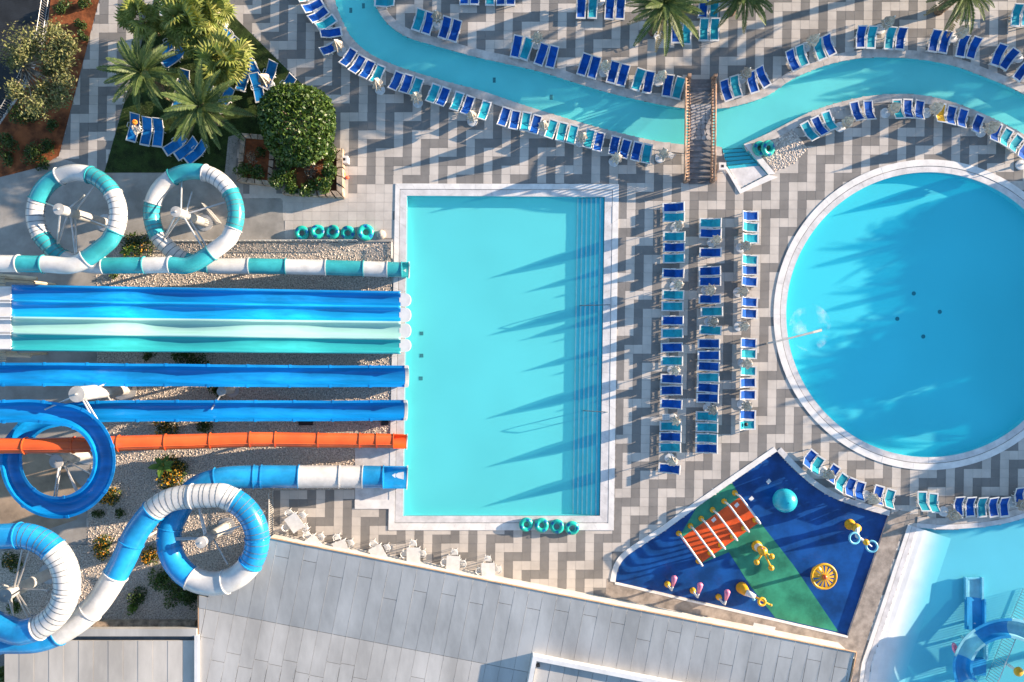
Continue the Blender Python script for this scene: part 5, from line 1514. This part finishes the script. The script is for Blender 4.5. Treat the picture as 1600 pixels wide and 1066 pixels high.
# ------------------------------------------------------------------ palms, trees, shrubs
rv = random.Random(77)
def frond_mesh(L, lift, droop, wid, m, n=26, seed=0, sparse=1.0):
    """feather frond along +x: arching midrib and two rows of narrow leaflets in a V"""
    mb = MB(); rc = random.Random(seed)
    def P(t):
        return Vector((L*(t*math.cos(lift*(1-t*.3)) ), 0, L*(math.sin(lift)*t - droop*t*t)))
    mb.tube([P(t/7) for t in range(8)], [.035*(1-t/8)+.006 for t in range(8)], 4)
    for i in range(n):
        t = .12 + .88*i/(n-1)
        p = P(t); d = (P(min(1, t+.02))-P(max(0, t-.02))).normalized()
        w = wid*(math.sin(PI*min(1, .18+t*.80))**.7)*rc.uniform(.82, 1.1) + .05
        for sd in (-1, 1):
            if rc.random() > sparse: continue
            out = Vector((d.x*.75, sd*.85, .32 + rc.uniform(-.06, .06))).normalized()
            tip = p + out*w + Vector((0, 0, -.12*w))
            q = d*(.062)
            mid = p + out*w*.5
            mb.v += [tuple(p), tuple(mid - q), tuple(tip), tuple(mid + q)]
            k = len(mb.v)-4; mb.f.append((k, k+1, k+2, k+3))
    return mb.mesh('frond', m)
FR = {'up': [frond_mesh(2.3, R(62), .25, .34, M['date_leaf'], 26, s) for s in (1, 2)],
      'mid': [frond_mesh(2.7, R(34), .38, .36, M['date_leaf'], 28, s) for s in (3, 4, 5)],
      'low': [frond_mesh(2.7, R(8), .42, .36, M['date_leaf'], 28, s) for s in (6, 7)],
      'dry': [frond_mesh(2.5, R(-18), .30, .36, M['date_dry'], 24, s, .9) for s in (8, 9)]}
def trunk_mb(h, r0, r1, lean=(0, 0)):
    mb = MB(); pts = []; rad = []
    n = max(8, int(h*5))
    for i in range(n+1):
        t = i/n
        pts.append((lean[0]*t*t, lean[1]*t*t, h*t)); rad.append((r0+(r1-r0)*t)*(1.12 if i % 2 else .94))
    return mb.tube(pts, rad, 10)
def date_palm(px, py, h, label, nf=40, sc=1.0, group='feathery date palms', off=False):
    p = W(px, py, h)
    o = tag(empty('date_palm', (p.x, p.y, 0), rv.uniform(0, 6)), label, 'palm', group)
    trunk_mb(h, .34*sc, .24*sc).build('trunk', M['trunk'], o)
    mb = MB()
    for i in range(26):
        a = i*2.4; z = h-.75 + .8*i/26; r = .30*sc
        mb.quad((r*math.cos(a-.25), r*math.sin(a-.25), z), (r*math.cos(a+.25), r*math.sin(a+.25), z), (1.7*r*math.cos(a+.1), 1.7*r*math.sin(a+.1), z+.42), (1.7*r*math.cos(a-.1), 1.7*r*math.sin(a-.1), z+.42))
    mb.build('leaf_bases', M['date_dry'], o)
    for i in range(nf):
        t = i/nf
        kind = 'up' if t < .22 else 'mid' if t < .58 else 'low' if t < .86 else 'dry'
        f = link('frond', rv.choice(FR[kind]), o, (0, 0, h - .28*t + rv.uniform(-.05, .05)))
        f.rotation_euler = (rv.uniform(-.25, .25), rv.uniform(-.10, .10), i*2.39996 + rv.uniform(-.2, .2))
        s = sc*rv.uniform(.88, 1.1); f.scale = (s, s, s)
    return o
date_palm(221, 112, 4.2, 'date palm on the left of the lawn beside the paved walk', 32, 1.1)
date_palm(313, 166, 4.0, 'date palm in front on the lawn above the blue loungers', 34, 1.18)
date_palm(1040, 6, 5.0, 'big dark date palm at the top edge between the loungers', 40, 1.15)
date_palm(1164, -14, 3.8, 'date palm cut by the top edge right of the big one', 40, .95)
date_palm(1510, -16, 3.8, 'date palm at the top edge towards the right corner', 40, 1.0)
# fan palms
def fan_mesh(r, m, seed=0, n=20):
    mb = MB(); rc = random.Random(seed)
    pet = r*.9
    mb.tube([(0, 0, 0), (pet*.5, 0, .10), (pet, 0, .12)], [.02, .016, .012], 4)
    c = Vector((pet, 0, .12))
    for i in range(n):
        a0 = R(-150 + 300*i/n); a1 = R(-150 + 300*(i+1)/n); am = (a0+a1)/2
        rr_ = r*(.72 + .28*math.cos(am*.5))*rc.uniform(.9, 1.05)
        b = .62
        def q(a, rad, z): return (c.x + rad*math.cos(a), c.y + rad*math.sin(a), c.z + z)
        dz = -.12*(rr_/r)
        mb.v += [tuple(c), q(a0, rr_*b, .02), q(am, rr_*b, .07), q(a1, rr_*b, .02), q(am, rr_, dz-.1)]
        k = len(mb.v)-5
        mb.f += [(k, k+1, k+2), (k, k+2, k+3), (k+1, k+4, k+2), (k+2, k+4, k+3)]
    return mb.mesh('fan_leaf', m)
FN = [fan_mesh(.92, M['fan_leaf'], s, 16) for s in (1, 2, 3)]
def fan_palm(px, py, h, label, n=52, sc=1.0):
    p = W(px, py, h)
    o = tag(empty('fan_palm', (p.x, p.y, 0)), label, 'palm', 'yellow green fan palms on the lawn')
    trunk_mb(h, .2, .16).build('trunk', M['trunk'], o)
    for i in range(n):
        t = (i+.5)/n
        f = link('fan_leaf', rv.choice(FN), o, (0, 0, h))
        el = R(80 - 115*t) + rv.uniform(-.3, .3); s = sc*rv.uniform(.75, 1.2)
        m = Matrix.Rotation(i*2.39996 + rv.uniform(-.2, .2), 4, 'Z') @ Matrix.Rotation(-el*.8, 4, 'Y') @ Matrix.Translation((.25*s, 0, 0)) @ Matrix.Rotation(rv.uniform(-.9, .9), 4, 'X')
        f.rotation_euler = m.to_euler()
        f.location = (m.translation.x, m.translation.y, h + m.translation.z)
        f.scale = (s, s, s)
    return o
fan_palm(222, 32, 2.6, 'smallest fan palm at the top left of the lawn', 30, .9)
fan_palm(292, 30, 3.0, 'largest fan palm at the top edge of the lawn', 44, 1.2)
fan_palm(326, 18, 2.8, 'fan palm at the top edge beside the largest one', 30, 1.0)
fan_palm(350, 97, 2.8, 'bright fan palm on the right of the lawn by the paving', 44, 1.15)
fan_palm(315, 68, 2.3, 'low fan palm in the middle of the lawn thicket', 28, .9)

# leafy crowns
def leaf_cloud(pts, size, rc, mb=None, flat=.0, asp=.55):
    mb = mb or MB()
    for (x, y, z) in pts:
        s = size*rc.uniform(.65, 1.35)
        n = Vector((rc.gauss(0, 1), rc.gauss(0, 1), rc.gauss(0, 1)+flat)).normalized()
        u = n.cross(Vector((rc.gauss(0, 1), rc.gauss(0, 1), rc.gauss(0, 1)))).normalized(); v = n.cross(u)
        c = Vector((x, y, z))
        mb.v += [tuple(c - u*s), tuple(c - v*s*asp), tuple(c + u*s), tuple(c + v*s*asp)]
        k = len(mb.v)-4; mb.f.append((k, k+1, k+2, k+3))
    return mb
def shrub(px, py, r, h, label, n=700, size=.09, m='shrub_leaf', flowers=0, cat='shrub', group=None, z0=0.0, name='shrub'):
    p = W(px, py, h*.6)
    o = tag(empty(name, (p.x, p.y, z0)), label, cat, group)
    rc = random.Random(int(px*7+py))
    lobes = [(rc.uniform(-.5, .5)*r, rc.uniform(-.5, .5)*r, h*rc.uniform(.35, .7), r*rc.uniform(.4, .65)) for _ in range(7)]
    pts = []; tops = []
    while len(pts) < n:
        lx, ly, lz, lr = rc.choice(lobes)
        a = Vector((rc.gauss(0, 1), rc.gauss(0, 1), rc.gauss(0, 1))).normalized()*lr*rc.uniform(.65, 1.05)
        q = (lx+a.x, ly+a.y, max(.04, lz+a.z*h/(1.6*r)))
        pts.append(q)
        if a.z > .2*lr: tops.append(q)
    leaf_cloud(pts, size, rc).build('foliage', M[m], o)
    st = MB()
    for _ in range(7):
        a = rc.uniform(0, 6.28); st.bar((0, 0, 0), (r*.5*math.cos(a), r*.5*math.sin(a), h*.6), .02, 4)
    st.build('stems', M['bark'], o)
    if flowers:
        fl = [(x+rc.uniform(-.05, .05), y+rc.uniform(-.05, .05), z+.06) for x, y, z in (rc.choice(tops) for _ in range(flowers))]
        leaf_cloud(fl, .055, rc, flat=1.5, asp=.9).build('flowers', M['flower'], o)['kind'] = 'stuff'
    return o
# clipped round tree
def ball_tree(px, py, r, hc, label):
    p = W(px, py, hc)
    o = tag(empty('clipped_tree', (p.x, p.y, 0)), label, 'tree')
    rc = random.Random(8)
    pts = []
    bump = [(Vector((rc.gauss(0, 1), rc.gauss(0, 1), rc.gauss(0, 1))).normalized(), rc.uniform(-.06, .05)) for _ in range(30)]
    for i in range(12000):
        a = Vector((rc.gauss(0, 1), rc.gauss(0, 1), rc.gauss(0, 1))).normalized()
        if a.z < -.75: continue
        k = 1 + sum(b*max(0, a.dot(d)-.82)/.18 for d, b in bump)
        rr_ = r*k*(1 - abs(rc.gauss(0, .10)) + rc.uniform(0, .03))
        pts.append((a.x*rr_, a.y*rr_, hc + a.z*rr_*.82))
    leaf_cloud(pts, .15, rc).build('crown', M['bush_leaf'], o)
    tr = MB().tube([(0, 0, 0), (.1, 0, hc-.6), (.1, .1, hc)], [.22, .17, .12], 10)
    for i in range(22):
        a = Vector((rc.gauss(0, 1), rc.gauss(0, 1), rc.uniform(-.2, 1))).normalized()*r*.86
        tr.bar((.1, 0, hc-.7), (a.x, a.y, hc+a.z*.8), .05, 5, .015)
    tr.build('trunk', M['bark'], o)
    return o
ball_tree(462, 192, 2.95, 2.5, 'large round clipped tree with glossy green leaves at the corner of the lawn')
# sprawling tree over the railing
def wild_tree(px, py, label):
    base = W(px, py); o = tag(empty('sprawling_tree', base), label, 'tree')
    rc = random.Random(31)
    tr = MB(); tr.tube([(0, 0, 0), (-.05, .05, 1.2), (-.1, .1, 2.0)], [.24, .19, .16], 10)
    leaf_pts = []
    targets = [(18, 82), (22, 98), (35, 60), (30, 145), (22, 140), (85, 48), (95, 62), (70, 60), (105, 85), (100, 100), (82, 75), (60, 80), (95, 118), (85, 135), (60, 150), (70, 160), (52, 165), (95, 150), (45, 78), (110, 72), (75, 110), (48, 68), (78, 90), (88, 158), (100, 130), (66, 136), (30, 88), (90, 95)]
    tb = MB()
    for (x, y) in targets:
        h = rc.uniform(2.6, 4.2)
        q = W(x, y, h) - base
        mid = Vector((q.x*.5+rc.uniform(-.2, .2), q.y*.5+rc.uniform(-.2, .2), 2.0+(h-2.0)*.55))
        tr.tube([(-.1, .1, 1.9), mid, q], [.085, .055, .02], 6)
        for _ in range(4):
            e = q + Vector((rc.gauss(0, .35), rc.gauss(0, .35), rc.gauss(.05, .2)))
            tr.bar(mid.lerp(q, .6), e, .018, 4, .008)
        cr = rc.uniform(.4, 1.0)
        for _ in range(330):
            a = Vector((rc.gauss(0, 1), rc.gauss(0, 1), rc.gauss(0, .6)))*cr*.5
            leaf_pts.append((q.x+a.x, q.y+a.y, q.z+a.z))
    leaf_cloud(leaf_pts, .125, rc, asp=.4).build('crown', M['olive_leaf'], o)
    tr.build('trunk', M['bark'], o)
wild_tree(62, 118, 'sprawling olive green tree leaning over the roadside railing')
# bed shrubs
for (x, y, r, h, lb) in ((95, 12, .8, .8, 'at the top edge'), (130, 6, .6, .5, 'beside the paved edge at the top'), (125, 40, .55, .5, 'small one under the top shrubs'), (128, 54, .5, .6, 'by the paving beside the tree'), (26, 178, .9, .8, 'dark one against the railing'), (48, 238, 1.1, .9, 'large feathery one near the corner'), (72, 228, .7, .6, 'next to the large feathery one'), (12, 220, 1.0, .9, 'dark one at the left edge'), (10, 248, .7, .6, 'lowest one at the left edge'), (66, 256, .6, .5, 'nearest the teal ring'), (82, 196, .5, .5, 'tiny one in the shade'), (52, 176, .8, .7, 'below the tree')):
    shrub(x, y, r, h, f'green shrub in the red bed, {lb}', int(420*r*r+150), .09, 'shrub_leaf', 0, 'shrub', 'shrubs in the red flower bed', name='shrub')
# planters' plants
for (x, y, r, h, z, n, m, lb) in ((380, 268, .7, .5, .6, 500, 'bush_leaf', 'low green plant at the foot of the narrow planter'), (405, 272, .8, .5, .6, 600, 'bush_leaf', 'green plant in the corner of the narrow planter'), (396, 250, .7, .9, .6, 120, 'dry_twig', 'bare twiggy plant in the narrow planter'), (410, 240, .5, .5, .6, 250, 'shrub_leaf', 'dark plant in the shade of the narrow planter')):
    shrub(x, y, r, h, lb, n, .08, m, 0, 'shrub', z0=z)
for i, (x, y, r, h) in enumerate(((450, 262, 1.1, 1.1), (438, 282, 1.0, .9), (470, 250, 1.0, 1.2), (462, 292, .9, .8), (486, 298, .9, .8), (508, 292, .9, .9), (518, 268, .9, 1.1), (515, 243, .9, 1.1), (496, 236, .8, 1.1))):
    r *= .8; lb = ['by the trunk of the clipped tree', 'at the left wall', 'under the clipped tree', 'at the lower wall, leftmost', 'at the lower wall, middle', 'in the lower right corner', 'at the right wall', 'in the upper right corner', 'beside the upper wall'][i]
    shrub(x, y, r, h, f'leafy shrub in the square planter {lb}', 900, .095, 'bush_leaf', 0, 'shrub', 'shrubs in the square planter', .65)
shrub(491, 268, .8, .8, 'twiggy reddish plant in the middle of the square planter', 260, .08, 'dry_twig', 0, 'shrub', z0=.65)
# gravel plants
shrub(262, 742, 1.75, 1.0, 'large yellow flowering shrub between the orange slide and the wide ring', 2300, .085, 'shrub_leaf', 420, 'shrub')
shrub(170, 775, .95, .8, 'yellow flowering shrub beside the blue spiral slide', 800, .085, 'shrub_leaf', 150, 'shrub')
shrub(165, 856, 1.15, .9, 'yellow flowering shrub left of the sloping wide tube', 1000, .085, 'shrub_leaf', 150, 'shrub')
shrub(240, 872, 1.0, .8, 'flowering shrub half hidden by the wide ring', 800, .085, 'shrub_leaf', 160, 'shrub')
shrub(252, 908, 1.05, .9, 'green shrub just below the wide ring', 900, .09, 'bush_leaf', 0, 'shrub')
shrub(278, 930, 1.2, .9, 'broad green shrub beside the roof corner', 1100, .09, 'bush_leaf', 0, 'shrub')
shrub(300, 938, .8, .9, 'dark green shrub against the roof wall', 600, .09, 'shrub_leaf', 0, 'shrub')
shrub(212, 934, .85, .8, 'dark green shrub above the low stone wall', 600, .09, 'shrub_leaf', 0, 'shrub')
shrub(208, 952, .5, .5, 'bright small plant above the low stone wall', 260, .09, 'banana_leaf', 0, 'shrub')
shrub(258, 668, 1.3, .8, 'yellow tipped low shrub between spiral slide and orange slide', 1000, .08, 'shrub_leaf', 140, 'shrub')
shrub(318, 666, .8, .7, 'small dark shrub below the spiral slide run', 500, .08, 'shrub_leaf', 0, 'shrub')
shrub(233, 556, .6, .7, 'small shrub in the shade under the four lane slide', 350, .08, 'shrub_leaf', 0, 'shrub')
shrub(295, 559, 1.6, 1.0, 'wide dark shrub in the shade under the four lane slide', 1500, .09, 'shrub_leaf', 0, 'shrub')
shrub(338, 606, .8, .8, 'dark shrub beside the low banded mast', 500, .09, 'shrub_leaf', 0, 'shrub')
shrub(212, 388, 1.5, .7, 'low leafy patch between the two teal rings', 1300, .08, 'shrub_leaf', 30, 'shrub')
shrub(178, 430, .35, .4, 'tiny plant below the teal and white tube', 120, .08, 'bush_leaf', 0, 'shrub')
shrub(152, 800, .5, .5, 'small dark plant below the blue spiral slide', 250, .08, 'shrub_leaf', 0, 'shrub')
shrub(188, 802, .45, .5, 'small dark plant left of the wide ring', 220, .08, 'shrub_leaf', 0, 'shrub')
shrub(16, 880, 1.0, .8, 'dark reddish shrub inside the wide ring by the low roof', 700, .085, 'shrub_leaf', 30, 'shrub')
shrub(22, 945, .8, .7, 'green shrub at the foot of the mast by the low roof', 500, .085, 'bush_leaf', 0, 'shrub')
shrub(2, 1058, .8, .8, 'green shrub in the corner beside the low roof', 500, .09, 'bush_leaf', 0, 'shrub')
def big_leaf_plant(px, py, label, n, L, z0=.0):
    o = tag(empty('broad_leaf_plant', (*W(px, py)[:2], z0)), label, 'plant')
    rc = random.Random(int(px))
    for i in range(n):
        a = i*2.4 + rc.uniform(-.2, .2); el = R(rc.uniform(15, 60)); l = L*rc.uniform(.7, 1.1); w = l*.17
        mb = MB(); k = 6
        for q in range(k+1):
            t = q/k; ww = w*math.sin(PI*min(1, .08+.92*t))
            c = Vector((l*t*math.cos(el), 0, .25 + l*t*math.sin(el) - .45*l*t*t))
            for sd, dz in ((-1, .04), (0, 0), (1, .04)): mb.v.append((c.x, sd*ww, c.z + dz))
        for q in range(k):
            for j in range(2): b = q*3+j; mb.f.append((b, b+1, b+4, b+3))
        f = mb.build('leaf', M['banana_leaf'], o); f.rotation_euler = (0, 0, a)
    MB().bar((0, 0, 0), (0, 0, .4), .07, 8).build('stem', M['banana_leaf'], o)
big_leaf_plant(262, 724, 'bright green broad leaved plant rising from the large yellow shrub', 9, 1.25, .55)
big_leaf_plant(205, 393, 'spiky bright green plant between the two teal rings', 9, .8, .15)

# lawn grass and gravel stones: far too many to count
rg = random.Random(13)
gx = MB()
while len(gx.f) < 26000:
    x, y = rg.uniform(160, 505), rg.uniform(-20, 275)
    if not inpoly(x, y, LAWN): continue
    p = W(x, y); a = rg.uniform(0, 6.28); h = rg.uniform(.03, .075); dx, dy = .02*math.cos(a), .02*math.sin(a)
    gx.tri((p.x-dx, p.y-dy, .015), (p.x+dx, p.y+dy, .015), (p.x+dy*1.8+rg.uniform(-.03, .03), p.y-dx*1.8, h))
tag(gx.build('grass', M['grass']), 'short green grass covering the lawn', 'grass', kind='stuff')
ps = MB(); cnt = 0
while cnt < 26000:
    x, y = rg.uniform(60, 612), rg.uniform(376, 985)
    if not inpoly(x, y, GRAVEL): continue
    cnt += 1
    p = W(x, y); s = rg.uniform(.03, .075); a = rg.uniform(0, 6.28); n = len(ps.v)
    for q in range(4):
        b = a + q*PI/2 + rg.uniform(-.3, .3); ps.v.append((p.x+s*math.cos(b), p.y+s*math.sin(b), 0.0))
    ps.v.append((p.x+rg.uniform(-.3, .3)*s, p.y+rg.uniform(-.3, .3)*s, s*rg.uniform(.6, 1.0)))
    ps.f += [(n, n+1, n+4), (n+1, n+2, n+4), (n+2, n+3, n+4), (n+3, n, n+4)]
tag(ps.build('gravel_stones', M['pebble']), 'pale loose stones covering the bed under the slides', 'gravel', kind='stuff')
pb_ = MB(); cnt = 0
while cnt < 900:
    x, y = rg.uniform(1165, 1265), rg.uniform(198, 270)
    if not inpoly(x, y, PEBBLE): continue
    cnt += 1
    p = W(x, y); s = rg.uniform(.05, .11); n = len(pb_.v); a = rg.uniform(0, 6)
    for q in range(5): pb_.v.append((p.x+s*math.cos(a+q*1.2566), p.y+s*math.sin(a+q*1.2566), .005))
    pb_.v.append((p.x, p.y, s*.55))
    pb_.f += [(n+q, n+(q+1) % 5, n+5) for q in range(5)]
tag(pb_.build('pebbles', M['pebble']), 'pale pebbles behind the swim rings by the river steps', 'pebbles', kind='stuff')

# palms beyond the right edge of the view: their shade falls across the round pool
for i, (x, y, h) in enumerate(((1815, 275, 3.5), (1850, 340, 3.7), (1815, 400, 3.5), (1735, 455, 3.6), (1710, 505, 3.6), (1770, 560, 3.8), (1735, 60, 2.8), (1790, 15, 3.2), (1850, 90, 3.4), (1668, 1010, 3.8))):
    o = tag(empty('date_palm'), f'date palm standing beyond the right edge, {ordinal(i+1)} of the group', 'palm', 'palms beyond the right edge')
    p = W(x, y); o.location = (p.x, p.y, 0)
    trunk_mb(h, .3, .22).build('trunk', M['trunk'], o)
    for q in range(34):
        t = q/34
        f = link('frond', rv.choice(FR['up' if t < .2 else 'mid' if t < .6 else 'low']), o, (0, 0, h))
        f.rotation_euler = (0, 0, q*2.39996)

for i, (x, y, h) in enumerate(((1110, -95, 6.5), (1235, -70, 6.4), (1345, -55, 6.6), (1425, -70, 7.4), (1560, -60, 7.9), (1295, -130, 7.2), (1180, -150, 6.8))):
    o = tag(empty('date_palm'), f'tall date palm standing beyond the top edge, {ordinal(i+1)} along the river garden', 'palm', 'palms beyond the top edge')
    p = W(x, y); o.location = (p.x, p.y, 0)
    trunk_mb(h, .3, .2).build('trunk', M['trunk'], o)
    for q in range(34):
        t = q/34
        fr2 = link('frond', rv.choice(FR['up' if t < .2 else 'mid' if t < .6 else 'low']), o, (0, 0, h))
        fr2.rotation_euler = (0, 0, q*2.39996)
tc = random.Random(50); tp = []  # row of unseen trees added to make the pool's shade edge ragged
for i in range(1500):
    v = Vector((tc.gauss(0, 1), tc.gauss(0, 1), tc.gauss(0, 1))).normalized()*tc.uniform(.6, 1.0)
    tp.append((v.x*1.7 + .5*math.sin(v.y*5), v.y*1.9, 2.9 + v.z*1.25))
tcm = leaf_cloud(tp, .26, tc).mesh('crown', M['bush_leaf'])
ttm = MB().bar((0, 0, 0), (0, 0, 2.6), .16, 8).mesh('trunk', M['bark'])
for i, (x, y, s) in enumerate(((1812, 262, 1.0), (1838, 330, 1.1), (1842, 398, .95), (1740, 462, 1.0), (1690, 505, .95), (1772, 560, .9), (1850, 640, 1.1), (1845, 700, .9), (1920, 690, 1.1))):
    p = W(x, y)
    o = tag(empty('shade_caster_tree', (p.x, p.y, 0), tc.uniform(0, 6)), f'unseen leafy tree added for ragged shade by the round pool, {ordinal(i+1)} of the row', 'tree', 'unseen trees added for their shade beyond the right edge')
    o.scale = (s, s, s); link('crown', tcm, o); link('trunk', ttm, o)
